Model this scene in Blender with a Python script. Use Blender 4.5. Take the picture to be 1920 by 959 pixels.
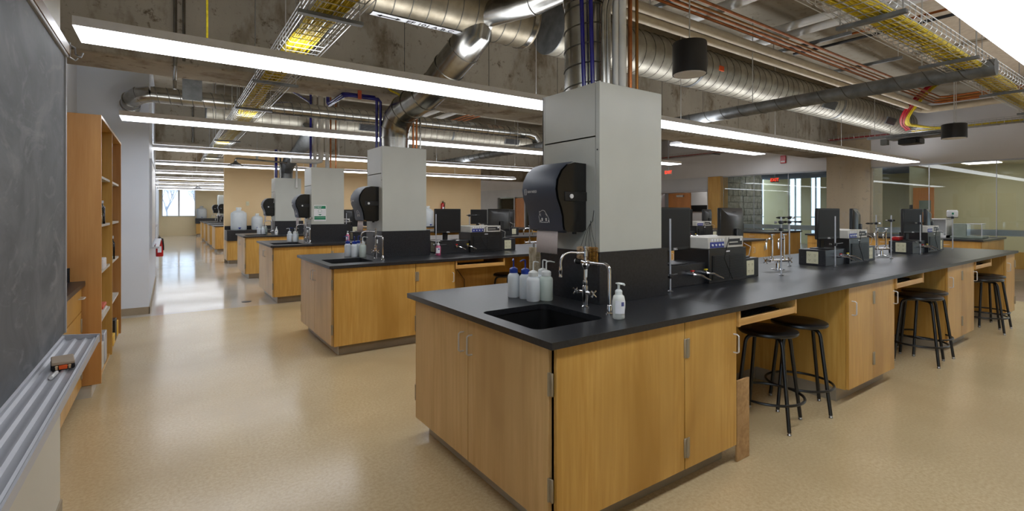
import bpy, bmesh, math, random
from mathutils import Vector, Matrix
random.seed(7)
for o in list(bpy.data.objects): bpy.data.objects.remove(o)
S = bpy.context.scene
COL = S.collection
PI = math.pi
# ------------------------------------------------------------------ camera, sky, exposure
cam_d = bpy.data.cameras.new('camera'); cam = bpy.data.objects.new('camera', cam_d); COL.objects.link(cam)
cam.location = (0, 0, 1.46)
cam.rotation_euler = (PI/2, 0, -math.atan2(0.5710, 0.8209))
cam_d.sensor_width = 36.0; cam_d.lens = 925/1920*36.0
cam_d.shift_y = -0.0440; cam_d.clip_start = 0.05; cam_d.clip_end = 300
S.camera = cam
S.view_settings.view_transform = 'Standard'; S.view_settings.look = 'None'
S.view_settings.exposure = 0.28; S.view_settings.gamma = 1.0; S.view_settings.use_curve_mapping = False
W = bpy.data.worlds.new('overcast_sky'); S.world = W; W.use_nodes = True
wb = W.node_tree.nodes['Background']; wb.inputs[0].default_value = (0.64, 0.81, 1.0, 1); wb.inputs[1].default_value = 3.0
LIGHT = 7.4; UPLIGHT = 6.0            # luminance of the pendant lenses, and of the uplight added on top
S.cycles.max_bounces = 10; S.cycles.diffuse_bounces = 5; S.cycles.glossy_bounces = 4; S.cycles.transmission_bounces = 8; S.cycles.transparent_max_bounces = 8
S.cycles.caustics_reflective = False; S.cycles.caustics_refractive = False
S.cycles.sample_clamp_indirect = 6.0

# ------------------------------------------------------------------ materials
def lin(c):
    return tuple(((v/255)/12.92 if v/255 <= 0.04045 else ((v/255+0.055)/1.055)**2.4) for v in c)
MATS = {}
def base(name):
    m = bpy.data.materials.new(name); m.use_nodes = True; MATS[name] = m
    return m, m.node_tree, m.node_tree.nodes['Principled BSDF']
def node(nt, t, **kw):
    n = nt.nodes.new(t)
    for k, v in kw.items(): setattr(n, k, v)
    return n
def mixcol(nt, fac, a, b):
    n = node(nt, 'ShaderNodeMix', data_type='RGBA')
    for i, v in ((6, a), (7, b)):
        if hasattr(v, 'is_output'): nt.links.new(v, n.inputs[i])
        else: n.inputs[i].default_value = (*v, 1)
    if hasattr(fac, 'is_output'): nt.links.new(fac, n.inputs[0])
    else: n.inputs[0].default_value = fac
    return n.outputs[2]
def noise(nt, scale, detail=3, stretch=(1, 1, 1), rough=.55, coord='Object', dist=0):
    tc = node(nt, 'ShaderNodeTexCoord'); mp = node(nt, 'ShaderNodeMapping'); n = node(nt, 'ShaderNodeTexNoise')
    mp.inputs['Scale'].default_value = stretch
    n.inputs['Scale'].default_value = scale; n.inputs['Detail'].default_value = detail; n.inputs['Roughness'].default_value = rough; n.inputs['Distortion'].default_value = dist
    nt.links.new(tc.outputs[coord], mp.inputs[0]); nt.links.new(mp.outputs[0], n.inputs['Vector'])
    return n.outputs['Fac']
def ramp(nt, src, lo, hi):
    r = node(nt, 'ShaderNodeMapRange'); nt.links.new(src, r.inputs[0]); r.inputs[1].default_value = lo; r.inputs[2].default_value = hi
    return r.outputs[0]
def bump(nt, b, h, strength, dist=.01):
    n = node(nt, 'ShaderNodeBump'); n.inputs['Strength'].default_value = strength; n.inputs['Distance'].default_value = dist
    nt.links.new(h, n.inputs['Height']); nt.links.new(n.outputs[0], b.inputs['Normal'])
def plain(name, c, rough=.5, metal=0, c2=None, ns=8, bs=0, spec=None, coat=0, trans=0, alpha=1, stretch=(1, 1, 1)):
    m, nt, b = base(name)
    col = lin(c)
    f = noise(nt, ns, 4, stretch)
    c2 = lin(c2) if c2 else tuple(v*.9 for v in col)
    nt.links.new(mixcol(nt, ramp(nt, f, .35, .65), col, c2), b.inputs['Base Color'])
    b.inputs['Roughness'].default_value = rough; b.inputs['Metallic'].default_value = metal
    if spec is not None: b.inputs['Specular IOR Level'].default_value = spec
    b.inputs['Coat Weight'].default_value = coat; b.inputs['Coat Roughness'].default_value = .08
    b.inputs['Transmission Weight'].default_value = trans; b.inputs['Alpha'].default_value = alpha
    if bs: bump(nt, b, f, bs)
    return m
def wood(name, c1, c2, grain='z', rough=.38, s=1.0):
    m, nt, b = base(name)
    st = {'z': (1, 1, .05), 'x': (.05, 1, 1), 'y': (1, .05, 1)}[grain]
    st2 = {'z': (1, 1, .35), 'x': (.35, 1, 1), 'y': (1, .35, 1)}[grain]
    f1 = noise(nt, 46*s, 5, st, .6); f2 = noise(nt, 3.2*s, 3, st2, .5, dist=.6); f3 = noise(nt, 5*s, 0, {'z': (1, 1, 0), 'x': (0, 1, 1), 'y': (1, 0, 1)}[grain])
    k = mixcol(nt, ramp(nt, f1, .3, .7), lin(c1), lin(c2))
    k2 = mixcol(nt, ramp(nt, f2, .42, .72), k, tuple(v*.86 for v in lin(c2)))
    k3 = mixcol(nt, ramp(nt, f3, .50, .54), k2, tuple(v*.96 for v in lin(c1)))
    mixn = node(nt, 'ShaderNodeMix', data_type='RGBA'); mixn.inputs[0].default_value = .28
    nt.links.new(k2, mixn.inputs[6]); nt.links.new(k3, mixn.inputs[7])
    nt.links.new(mixn.outputs[2], b.inputs['Base Color']); b.inputs['Roughness'].default_value = rough
    b.inputs['Coat Weight'].default_value = .15; b.inputs['Coat Roughness'].default_value = .2
    bump(nt, b, f1, .04, .002)
    return m
def concrete(name, c1, c2, c3, streak=(1, 1, .5)):
    m, nt, b = base(name)
    a = noise(nt, .55, 6, streak, .6); s = noise(nt, 2.1, 6, (1, 1, .45), .65); f = noise(nt, 40, 4); h = noise(nt, 9, 6, (1, 1, 1), .7)
    k = mixcol(nt, ramp(nt, a, .35, .65), lin(c1), lin(c2))
    k = mixcol(nt, ramp(nt, s, .52, .66), k, lin(c3))
    k = mixcol(nt, ramp(nt, h, .58, .68), k, tuple(v*.74 for v in lin(c3)))
    k = mixcol(nt, ramp(nt, f, .60, .9), k, tuple(v*.8 for v in lin(c2)))
    nt.links.new(k, b.inputs['Base Color']); b.inputs['Roughness'].default_value = .85
    bump(nt, b, s, .25, .01)
    return m
def emit(name, c, s):
    m, nt, b = base(name)
    b.inputs['Base Color'].default_value = (*lin(c), 1); b.inputs['Emission Color'].default_value = (*lin(c), 1); b.inputs['Emission Strength'].default_value = s
    return m
def vinyl(name, c1, c2, rough):
    m, nt, b = base(name)
    a = noise(nt, 55, 4, (1, 1, 1), .7); l = noise(nt, .7, 3); w = noise(nt, 3.0, 2, (1, .35, 1))
    k = mixcol(nt, ramp(nt, a, .38, .66), lin(c1), lin(c2))
    k = mixcol(nt, ramp(nt, l, .4, .7), k, tuple(v*.93 for v in lin(c2)))
    nt.links.new(k, b.inputs['Base Color'])
    r = node(nt, 'ShaderNodeMapRange'); nt.links.new(w, r.inputs[0]); r.inputs[3].default_value = rough*.8; r.inputs[4].default_value = rough*1.25
    nt.links.new(r.outputs[0], b.inputs['Roughness']); b.inputs['Specular IOR Level'].default_value = .55
    bump(nt, b, w, .02, .02)
    return m
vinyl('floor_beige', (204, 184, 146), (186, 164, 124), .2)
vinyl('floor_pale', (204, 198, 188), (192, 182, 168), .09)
vinyl('floor_mauve', (150, 128, 112), (138, 116, 100), .3)
plain('louvre_blue_lit', (140, 152, 180), .5)  # bluish light on the lobby slats put into their colour
plain('carpet', (130, 112, 100), .9, bs=.2, ns=120)
wood('maple', (208, 164, 88), (184, 136, 58))
wood('maple_daylit', (216, 180, 126), (198, 158, 102))  # lighter maple, with daylight on the aisle-facing ends put into its colour
wood('maple_across', (206, 162, 96), (184, 136, 70), 'x')
wood('plywood', (190, 152, 104), (150, 112, 68), 'y', .6)
wood('door_wood', (218, 146, 80), (198, 126, 64))
wood('oak_trim', (150, 116, 66), (126, 94, 50), 'y')
wood('birch_pale', (198, 148, 90), (180, 126, 68), 'z', .42)
plain('epoxy', (40, 41, 45), .33, c2=(27, 28, 31), ns=60, bs=.015, spec=.5)
plain('epoxy_edge', (46, 46, 50), .4, c2=(30, 30, 34), ns=30)
plain('black_plastic', (22, 22, 23), .42, c2=(17, 17, 18))
plain('black_satin', (30, 29, 29), .32, c2=(24, 23, 23))
plain('screen_black', (22, 21, 21), .5, c2=(20, 19, 19), spec=.3)
plain('blue_black', (58, 66, 82), .45, c2=(52, 60, 76))
plain('smoke_black', (26, 25, 24), .2, spec=.5)
plain('stool_black', (20, 18, 18), .34, c2=(14, 13, 13))
plain('panel_grey', (188, 189, 180), .32, c2=(182, 183, 174), ns=2, spec=.5)
plain('paint_white', (206, 208, 212), .55, c2=(200, 202, 206), ns=1.5)
plain('paint_soffit', (218, 216, 216), .6, c2=(212, 210, 210), ns=1.5)
plain('paint_stub', (222, 230, 242), .45, c2=(218, 226, 238), ns=1.2)  # white wall with the cool bluish light put into its colour
plain('paint_tan', (232, 204, 158), .6, c2=(228, 198, 150), ns=1.2)
plain('paint_cream', (240, 224, 184), .6, c2=(236, 218, 176), ns=1)
plain('paint_offwhite', (206, 203, 192), .55, c2=(200, 197, 186), ns=1)
plain('vinyl_base', (158, 144, 122), .5)
plain('toe_grey', (150, 138, 120), .38, c2=(138, 126, 108), ns=3)
plain('toe_white', (190, 184, 172), .4)
plain('chrome', (214, 214, 216), .09, 1, c2=(200, 200, 204))
plain('steel', (176, 178, 182), .28, 1, c2=(150, 152, 156), ns=20)
plain('nickel', (168, 156, 134), .5, .6)
plain('pull_metal', (214, 214, 214), .4, .35)
plain('galv_dull', (178, 172, 156), .48, .75, c2=(150, 144, 130), ns=6)
plain('alu', (190, 192, 198), .45, .35, c2=(180, 182, 190), ns=4, stretch=(1, .1, 1))
plain('galv', (172, 170, 164), .24, 1, c2=(140, 138, 132), ns=6)
plain('galv_warm', (160, 150, 130), .42, .85, c2=(128, 118, 98), ns=5)
plain('seam_grey', (98, 96, 90), .5, .6)
plain('galv_grey', (136, 138, 138), .5, .7, c2=(112, 114, 114), ns=9)
plain('wire', (196, 196, 194), .3, .8)
plain('dark_metal', (60, 60, 62), .45, .6)
plain('copper', (178, 112, 66), .3, .9, c2=(142, 84, 46), ns=10)
plain('brass_dull', (150, 104, 54), .35, .9)
plain('pipe_white', (214, 212, 206), .45)
plain('pipe_cream', (196, 184, 160), .55, c2=(184, 170, 146))
plain('pipe_blue', (30, 26, 140), .22, c2=(20, 18, 110), spec=.6)
plain('cable_yellow', (226, 204, 40), .5, c2=(190, 164, 20), ns=40)
plain('cable_red', (176, 24, 36), .45)
plain('cable_black', (16, 16, 17), .5)
plain('red', (186, 24, 26), .3)
plain('green_sign', (0, 122, 84), .45)
plain('white_gloss', (226, 226, 226), .3)
plain('paper', (226, 222, 222), .9)
plain('paper_towel', (204, 192, 188), .95, bs=.2, ns=200)
plain('device_grey', (200, 196, 186), .45)
plain('device_blue', (50, 62, 140), .4)
plain('outlet_cream', (216, 210, 178), .4)
plain('outlet_dark', (120, 112, 90), .5)
plain('fixture_white', (238, 238, 242), .4)
plain('bristle', (226, 204, 172), .9, c2=(190, 150, 104), ns=80)
plain('bristle_dark', (176, 128, 48), .9, c2=(130, 88, 26), ns=80)
plain('cap_blue', (26, 56, 150), .4)
plain('cap_white', (224, 228, 226), .45)
plain('poly_bottle', (240, 246, 250), .35, c2=(232, 240, 246), trans=.12, ns=3)
plain('poly_liquid', (224, 236, 228), .3, c2=(216, 228, 220), trans=.12, ns=3)
plain('carboy_poly', (216, 222, 224), .4, trans=.2, c2=(206, 214, 218))
plain('soap_pink', (232, 120, 160), .2, trans=.35, c2=(224, 104, 148))
plain('soap_clear', (236, 238, 232), .15, trans=.2)
plain('label_white', (232, 232, 236), .5)
plain('label_blue', (80, 84, 140), .5)
plain('eraser_felt', (26, 22, 26), .95, ns=60)
plain('eraser_wood', (168, 150, 130), .7)
plain('orange_tag', (206, 92, 60), .6)
plain('orange_paint', (240, 96, 30), .6)
plain('yellow_plastic', (224, 176, 20), .4)
plain('stone', (160, 158, 148), .85, c2=(120, 120, 112), ns=9, bs=.5)
plain('tan_soft', (204, 196, 162), .6, c2=(198, 188, 152), ns=1)
plain('greenish_metal', (132, 142, 132), .4, c2=(120, 130, 120))
plain('slab_panel', (204, 190, 168), .9, c2=(190, 174, 152), ns=14, bs=.2)
plain('bark', (186, 188, 198), .9)
plain('snow_ground', (200, 204, 210), .9)
plain('towel_cloth', (216, 206, 184), .95, c2=(180, 164, 132), ns=30, bs=.3)
concrete('concrete', (164, 156, 138), (146, 138, 122), (124, 112, 92))
concrete('concrete_cool', (182, 174, 158), (156, 148, 132), (118, 104, 82))
concrete('concrete_column', (182, 166, 140), (162, 146, 122), (172, 160, 142), (1, 1, .12))
concrete('concrete_slab', (164, 154, 136), (146, 136, 118), (132, 118, 96), (1, 1, 1))
m, nt, b = base('chalk_slate')
f = noise(nt, 1.6, 6, (1, 1, 1.6), .62, dist=1.4); f2 = noise(nt, 5.5, 6, (1, .5, 1), .6, dist=2.5)
k = mixcol(nt, ramp(nt, f, .4, .75), lin((84, 88, 94)), lin((122, 125, 130)))
k = mixcol(nt, ramp(nt, f2, .55, .8), k, lin((140, 142, 146)))
nt.links.new(k, b.inputs['Base Color']); b.inputs['Roughness'].default_value = .62
def glass(name, tint=(1, 1, 1), refl=.08):
    m = bpy.data.materials.new(name); m.use_nodes = True; MATS[name] = m; nt = m.node_tree
    nt.nodes.remove(nt.nodes['Principled BSDF']); out = nt.nodes['Material Output']
    t = node(nt, 'ShaderNodeBsdfTransparent'); t.inputs[0].default_value = (*tint, 1)
    g = node(nt, 'ShaderNodeBsdfGlossy'); g.inputs['Roughness'].default_value = .01
    fr = node(nt, 'ShaderNodeFresnel'); fr.inputs[0].default_value = 1.45
    mx = node(nt, 'ShaderNodeMixShader')
    nt.links.new(fr.outputs[0], mx.inputs[0]); nt.links.new(t.outputs[0], mx.inputs[1]); nt.links.new(g.outputs[0], mx.inputs[2]); nt.links.new(mx.outputs[0], out.inputs[0])
glass('glass', (.93, .96, .94)); glass('glass_clear', (.97, .98, .98))
glass('glass_tinted', (.74, .74, .74)); glass('jar_glass', (.86, .9, .9))  # grey tint added to dim the sky seen through far and lobby panes
emit('lamp_lens', (244, 248, 255), LIGHT); emit('uplight_glow', (244, 248, 255), UPLIGHT)
emit('lamp_lens_far', (255, 252, 246), 7.0)
emit('troffer', (255, 250, 240), 6.0)
emit('exit_red', (255, 60, 40), 1.6)

# ------------------------------------------------------------------ mesh helpers
class B:
    """collects shapes in one bmesh"""
    def __init__(s): s.bm = bmesh.new()
    def box(s, x0, x1, y0, y1, z0, z1, bev=0, seg=1, M=None):
        g = bmesh.ops.create_cube(s.bm, size=1)
        vs = g['verts']
        for v in vs: v.co = Vector((x0+(v.co.x+.5)*(x1-x0), y0+(v.co.y+.5)*(y1-y0), z0+(v.co.z+.5)*(z1-z0)))
        if bev:
            es = list({e for v in vs for e in v.link_edges})
            r = bmesh.ops.bevel(s.bm, geom=es, offset=bev, segments=seg, affect='EDGES', profile=.5)
            vs = list({v for f in r['faces'] for v in f.verts} | {v for v in vs if v.is_valid})
        if M is not None:
            for v in vs: v.co = M @ v.co
        return s
    def tube(s, pts, r, n=8, caps=True, closed=False):
        pts = [Vector(p) for p in pts]
        rs = r if isinstance(r, (list, tuple)) else [r]*len(pts)
        rings = []; up = None; N = len(pts)
        for i, p in enumerate(pts):
            if closed: t = (pts[(i+1) % N]-pts[i-1])
            else: t = (pts[min(i+1, N-1)]-pts[max(i-1, 0)])
            t.normalize()
            if up is None:
                up = Vector((0, 0, 1)) if abs(t.z) < .9 else Vector((1, 0, 0))
            a = up - t*up.dot(t)
            if a.length < 1e-5: a = t.orthogonal()
            a.normalize(); up = a; c = t.cross(a)
            k = 1.0
            if 0 < i < N-1 or closed:
                d1 = (p-pts[i-1]).normalized(); cs = max(.5, abs(d1.dot(t))); k = 1/cs
            rings.append([s.bm.verts.new(p + (a*math.cos(2*PI*j/n) + c*math.sin(2*PI*j/n))*rs[i]*(k if k < 1.25 else 1.25)) for j in range(n)])
        for i in range(N-1 if not closed else N):
            A, Bq = rings[i], rings[(i+1) % N]
            for j in range(n): s.bm.faces.new((A[j], A[(j+1) % n], Bq[(j+1) % n], Bq[j]))
        if caps and not closed:
            s.bm.faces.new(rings[0][::-1]); s.bm.faces.new(rings[-1])
        return s
    def cyl(s, p0, p1, r, r2=None, n=16): return s.tube([p0, p1], [r, r if r2 is None else r2], n)
    def lathe(s, prof, c=(0, 0, 0), n=20, M=None):
        c = Vector(c); rings = []
        for r, z in prof:
            if r < 1e-6: rings.append([s.bm.verts.new(Vector((0, 0, z)))])
            else: rings.append([s.bm.verts.new(Vector((r*math.cos(2*PI*j/n), r*math.sin(2*PI*j/n), z))) for j in range(n)])
        for A, Bq in zip(rings, rings[1:]):
            for j in range(n):
                q = [A[j % len(A)], A[(j+1) % len(A)], Bq[(j+1) % len(Bq)], Bq[j % len(Bq)]]
                u = []
                for v in q:
                    if v not in u: u.append(v)
                if len(u) >= 3: s.bm.faces.new(u)
        for R in rings:
            for v in R: v.co = (M @ v.co if M is not None else v.co) + c
        return s
    def prism(s, poly, axis, a, b):
        """poly: 2D points; axis 'x': (y,z), 'y': (x,z), 'z': (x,y)"""
        def P(p, t): return {'x': Vector((t, p[0], p[1])), 'y': Vector((p[0], t, p[1])), 'z': Vector((p[0], p[1], t))}[axis]
        A = [s.bm.verts.new(P(p, a)) for p in poly]; Bq = [s.bm.verts.new(P(p, b)) for p in poly]
        n = len(poly)
        for i in range(n): s.bm.faces.new((A[i], A[(i+1) % n], Bq[(i+1) % n], Bq[i]))
        s.bm.faces.new(A[::-1]); s.bm.faces.new(Bq)
        return s
    def out(s, name, mat, parent=None, label=None, smooth=True):
        root = parent
        off = Vector((0, 0, 0))
        while root is not None:
            off += root.location; root = root.parent
        bmesh.ops.recalc_face_normals(s.bm, faces=s.bm.faces)
        me = bpy.data.meshes.new(name)
        if off.length: bmesh.ops.translate(s.bm, verts=s.bm.verts, vec=-off)
        s.bm.to_mesh(me); s.bm.free()
        mats = mat if isinstance(mat, (list, tuple)) else [mat]
        for q in mats: me.materials.append(MATS[q])
        if smooth and len(me.polygons):
            me.polygons.foreach_set('use_smooth', [True]*len(me.polygons)); me.set_sharp_from_angle(angle=math.radians(38))
        o = bpy.data.objects.new(name, me); COL.objects.link(o)
        if parent is not None: o.parent = parent
        if label: o['label'] = label
        return o
def box(name, mat, x0, x1, y0, y1, z0, z1, parent=None, bev=0, label=None, seg=1):
    return B().box(x0, x1, y0, y1, z0, z1, bev, seg).out(name, mat, parent, label)
def thing(name, label, cat, loc=(0, 0, 0), group=None):
    o = bpy.data.objects.new(name, None); COL.objects.link(o); o.location = loc; o.empty_display_size = .1
    o['label'] = label; o['category'] = cat
    if group: o['group'] = group
    return o
def tag(o, label, cat, group=None, kind=None):
    o['label'] = label; o['category'] = cat
    if group: o['group'] = group
    if kind: o['kind'] = kind
    return o
def struct(o):
    o['kind'] = 'structure'; return o
def dup(root, loc, label, rz=None, group=None, scale=None):
    r = root.copy(); COL.objects.link(r); r.location = loc; r['label'] = label
    if rz is not None: r.rotation_euler = (0, 0, rz)
    if group: r['group'] = group
    if scale: r.scale = (scale,)*3
    for ch in list(root.children):
        c = ch.copy(); COL.objects.link(c); c.parent = r
        for g in ch.children:
            d = g.copy(); COL.objects.link(d); d.parent = c
    return r
def text(body, size, mat, parent, M, name='lettering', bold=False):
    """flat lettering turned into a mesh; M places it (text lies in local XY)"""
    cu = bpy.data.curves.new(name, 'FONT'); cu.body = body; cu.size = size; cu.align_x = 'CENTER'; cu.align_y = 'CENTER'; cu.extrude = .0004
    if bold: cu.offset = size*.012
    t = bpy.data.objects.new('tmp_text', cu); COL.objects.link(t)
    dg = bpy.context.evaluated_depsgraph_get()
    me = bpy.data.meshes.new_from_object(t.evaluated_get(dg)); bpy.data.objects.remove(t)
    me.transform(M); me.name = name
    off = Vector((0, 0, 0)); root = parent
    while root is not None: off += root.location; root = root.parent
    me.transform(Matrix.Translation(-off))
    me.materials.clear(); me.materials.append(MATS[mat])
    o = bpy.data.objects.new(name, me); COL.objects.link(o); o.parent = parent
    return o
def facing(x, y, z, nx, ny):
    """matrix for lettering on a vertical face whose outward normal is (nx,ny)"""
    n = Vector((nx, ny, 0)).normalized(); up = Vector((0, 0, 1)); r = up.cross(n)
    return Matrix(((r.x, up.x, n.x, x), (r.y, up.y, n.y, y), (r.z, up.z, n.z, z), (0, 0, 0, 1)))
def arc(p0, p1, p2, n=6):
    """quadratic curve p0-p2 bent at p1"""
    p0, p1, p2 = Vector(p0), Vector(p1), Vector(p2)
    return [p0*(1-t)**2 + p1*2*t*(1-t) + p2*t*t for t in [i/n for i in range(n+1)]]
ORD = ['nearest', 'second', 'third', 'fourth']
# ================================================================== THE SETTING
ZB, ZS = 2.87, 3.92          # underside of beams, underside of slab
XL, XR, YN, YF = -.42, 14.35, -2.6, 34.6
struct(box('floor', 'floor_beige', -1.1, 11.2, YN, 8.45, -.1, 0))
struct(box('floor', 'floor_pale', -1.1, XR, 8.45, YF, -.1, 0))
struct(box('floor', 'floor_mauve', 11.2, 17.5, YN, 8.45, -.1, 0))
struct(box('floor', 'floor_mauve', XR, 23, 8.45, 30, -.1, 0))
struct(box('floor', 'floor_mauve', 17.5, 23, 4.7, 8.45, -.1, 0))
ceil = struct(box('ceiling', 'concrete_slab', -1.2, XR, YN, YF, ZS, ZS+.15))
for (x0, x1, y0, y1) in ((2.2, 5.2, .7, 1.5), (5.5, 8.3, .7, 1.62), (8.6, 11.6, .7, 1.62), (3.6, 6.0, 1.9, 2.6), (6.3, 9.3, 1.85, 2.75), (9.6, 12.6, 1.85, 2.75), (2.4, 5.0, -.8, .3), (5.4, 8.3, -.8, .35)):
    box('ceiling_panel', 'slab_panel', x0, x1, y0, y1, ZS-.05, ZS, ceil, .01)
k = 0
for y0 in (-1.1, 5.72, 12.45, 19.2, 25.9):
    o = struct(B().box(-1.1, XR-.02, y0, y0+.62, ZB, ZS, .015).out('ceiling_beam', 'concrete_cool'))
    for x in [1.15+1.22*i for i in range(11)]:      # formwork joints
        box('formwork_joint', 'dark_metal', x, x+.006, y0-.002, y0+.004, ZB+.01, ZS-.01, o)
# left: chalkboard wall, alcove, stub wall, aisle wall
q = None
struct(B().box(XL-.15, XL, YN, -2.5, 0, ZS).box(XL-.15, XL, .58, 3.12, 0, ZS).box(XL-.15, XL, -2.5, .58, 0, .3).box(XL-.15, XL, -2.5, .58, 3.3, ZS).out('wall_left', 'paint_offwhite'))
w9 = struct(box('window_9', 'fixture_white', XL-.1, XL-.04, -2.5, -2.44, .3, 3.3))  # unseen window inferred from the cool light, made full height for more daylight
for y in (-1.48, -.46, .52): box('mullion', 'fixture_white', XL-.1, XL-.04, y, y+.06, .3, 3.3, w9)
for y, y2 in ((-2.44, -1.48), (-1.42, -.46), (-.40, .52)): box('pane', 'glass_clear', XL-.075, XL-.069, y, y2, .3, 3.3, w9)
struct(box('wall_alcove', 'paint_white', -1.15, -1.0, 3.12, 8.65, 0, ZS))
struct(box('wall_alcove', 'paint_white', -1.15, XL-.15, 2.97, 3.12, 0, ZS))
struct(box('wall_stub', 'paint_stub', -1.15, -.23, 8.65, 12.8, 0, ZS))
struct(box('wall_aisle', 'paint_stub', -.6, -.46, 12.8, YF, 0, ZS))
struct(box('baseboard_stub', 'vinyl_base', -1.0, -.222, 8.640, 8.65, 0, .10))
struct(box('baseboard_stub', 'vinyl_base', -.23, -.221, 8.640, 12.8, 0, .10))
struct(box('baseboard_left', 'vinyl_base', XL, XL+.008, YN, 3.12, 0, .10))
struct(box('baseboard_aisle', 'vinyl_base', -.46, -.452, 12.8, YF, 0, .10))
struct(box('wall_near', 'paint_cream', -1.1, XR, YN-.15, YN, 0, ZS))
# tan wall behind the fourth bench
tw = struct(box('wall_back', 'paint_tan', 1.29, 9.75, 16.1, 16.35, 0, ZS))
struct(box('baseboard_back', 'vinyl_base', 1.29, 9.75, 16.09, 16.1, 0, .1))
# far wall with window_1
wz0, wz1, wx0, wx1 = 1.15, 2.72, -.34, 1.30
B_ = B(); B_.box(-1.2, wx0, YF, YF+.2, 0, ZS).box(wx1, XR, YF, YF+.2, 0, ZS).box(wx0, wx1, YF, YF+.2, 0, wz0).box(wx0, wx1, YF, YF+.2, wz1, ZS)
struct(B_.out('wall_far', 'paint_cream'))
w1 = struct(B().box(wx0, wx1, YF-.03, YF+.02, wz0-.03, wz0).out('window_1', 'paint_white'))
box('window_frame', 'fixture_white', wx0, wx0+.05, YF, YF+.1, wz0, wz1, w1)
box('window_frame', 'fixture_white', wx1-.05, wx1, YF, YF+.1, wz0, wz1, w1)
box('mullion', 'fixture_white', .44, .52, YF, YF+.1, wz0, wz1, w1)
for a, b2 in ((wx0+.05, .44), (.52, wx1-.05)): box('pane', 'glass_tinted', a, b2, YF+.05, YF+.056, wz0, wz1, w1)
for i in range(11): box('blind_slat', 'fixture_white', wx0+.06, wx1-.06, YF-.02, YF+.015, wz1-.05-i*.05, wz1-.045-i*.05, w1)
# right wall: soffit over a glass wall
sz = 2.54
struct(box('wall_right', 'paint_soffit', XR, XR+.25, YN, YF, sz, ZS))
struct(box('ceiling_corridor', 'tan_soft', XR+.25, 17.4, YN, 4.7, 2.62, 2.7))
gw = struct(box('window_2', 'alu', XR+.03, XR+.09, YN, 9.0, sz-.03, sz))
ys = [YN, -1.2, .3, 1.62, 2.72, 3.85, 4.95]
for a, b2 in zip(ys, ys[1:]): box('pane', 'glass', XR+.05, XR+.062, a+.004, b2-.004, .02, sz-.03, gw)
ys = [6.0, 7.0, 8.0, 9.0]
for a, b2 in zip(ys, ys[1:]): box('pane', 'glass', XR+.05, XR+.062, a+.004, b2-.004, .02, sz-.03, gw)
for a in (-1.2, .3, 1.62, 2.72, 3.85, 7.0, 8.0): box('glass_joint', 'alu', XR+.046, XR+.066, a-.006, a+.006, .02, sz-.03, gw)
box('guard_band', 'alu', XR+.10, XR+.13, YN, 4.9, .92, 1.05, gw); box('guard_band', 'alu', XR+.10, XR+.13, 6.05, 9.0, .92, 1.05, gw)
struct(B().box(XR-.05, XR+.75, 4.98, 5.98, 0, ZS, .02).out('column_concrete', 'concrete_column'))
# corridor and lobby beyond the glass
struct(box('wall_corridor', 'tan_soft', 17.4, 17.6, YN, 5.1, 0, ZS))
struct(box('trim_corridor', 'maple', 17.36, 17.4, YN, 3.6, 0, .42))
struct(box('wall_lobby', 'tan_soft', 17.6, 23, 4.9, 5.1, 0, ZS))
d = struct(box('door_1', 'door_wood', 17.36, 17.4, 4.54, 5.0, 0, 2.1))
box('door_sticker', 'greenish_metal', 17.35, 17.36, 4.6, 4.86, 1.42, 1.74, d)
box('room_plate', 'dark_metal', 17.38, 17.4, 5.02, 5.09, 1.5, 1.62, d)
struct(box('ceiling_lobby', 'black_plastic', 14.6, 23, 4.7, 12, 3.1, 3.2))
lv = struct(box('ceiling_louvre', 'dark_metal', 14.62, 23, 4.71, 4.75, 2.86, 2.94))
for i in range(34): box('louvre_slat', 'louvre_blue_lit', 14.7+i*.24, 14.73+i*.24, 4.75, 11.9, 2.86, 2.96, lv)
# lobby outside window wall
lw = struct(box('window_3', 'alu', 22.9, 23.0, 4.7, 14, 2.95, 3.1))
for a, b2, kind in ((5.1, 7.62, 's'), (7.62, 8.26, 'w'), (8.26, 9.0, 's'), (9.0, 9.4, 'w'), (9.4, 9.8, 's'), (9.8, 10.2, 'w'), (10.2, 10.6, 's'), (10.6, 11.1, 'w'), (11.1, 12.25, 's'), (12.25, 12.5, 'w'), (12.5, 14, 's')):
    if kind == 's': box('spandrel', 'tan_soft', 22.90, 23.0, a, b2, 0, 2.95, lw); continue
    box('pane', 'glass_tinted', 22.94, 22.95, a, b2, 0, 2.95, lw); box('transom', 'alu', 22.91, 22.99, a, b2, 1.15, 1.19, lw)
    box('mullion', 'alu', 22.91, 22.99, (a+b2)/2-.02, (a+b2)/2+.02, 0, 2.95, lw)
st = struct(box('wall_stone', 'stone', 15.0, 17.6, 9.5, 9.8, 0, ZS))
rows = 11
for r in range(rows):
    x = 15.0 + (r % 2)*.1
    while x < 17.5:
        w = random.uniform(.22, .5); x2 = min(17.6, x+w)
        B().box(x+.006, x2-.006, 9.5-random.uniform(.02, .05), 9.51, .2+r*.22+.006, .2+r*.22+.214, .012).out('stone', 'stone', st); x = x2
struct(box('wall_lobby', 'tan_soft', 17.6, 19.2, 11.9, 12.1, 0, ZS))
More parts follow.
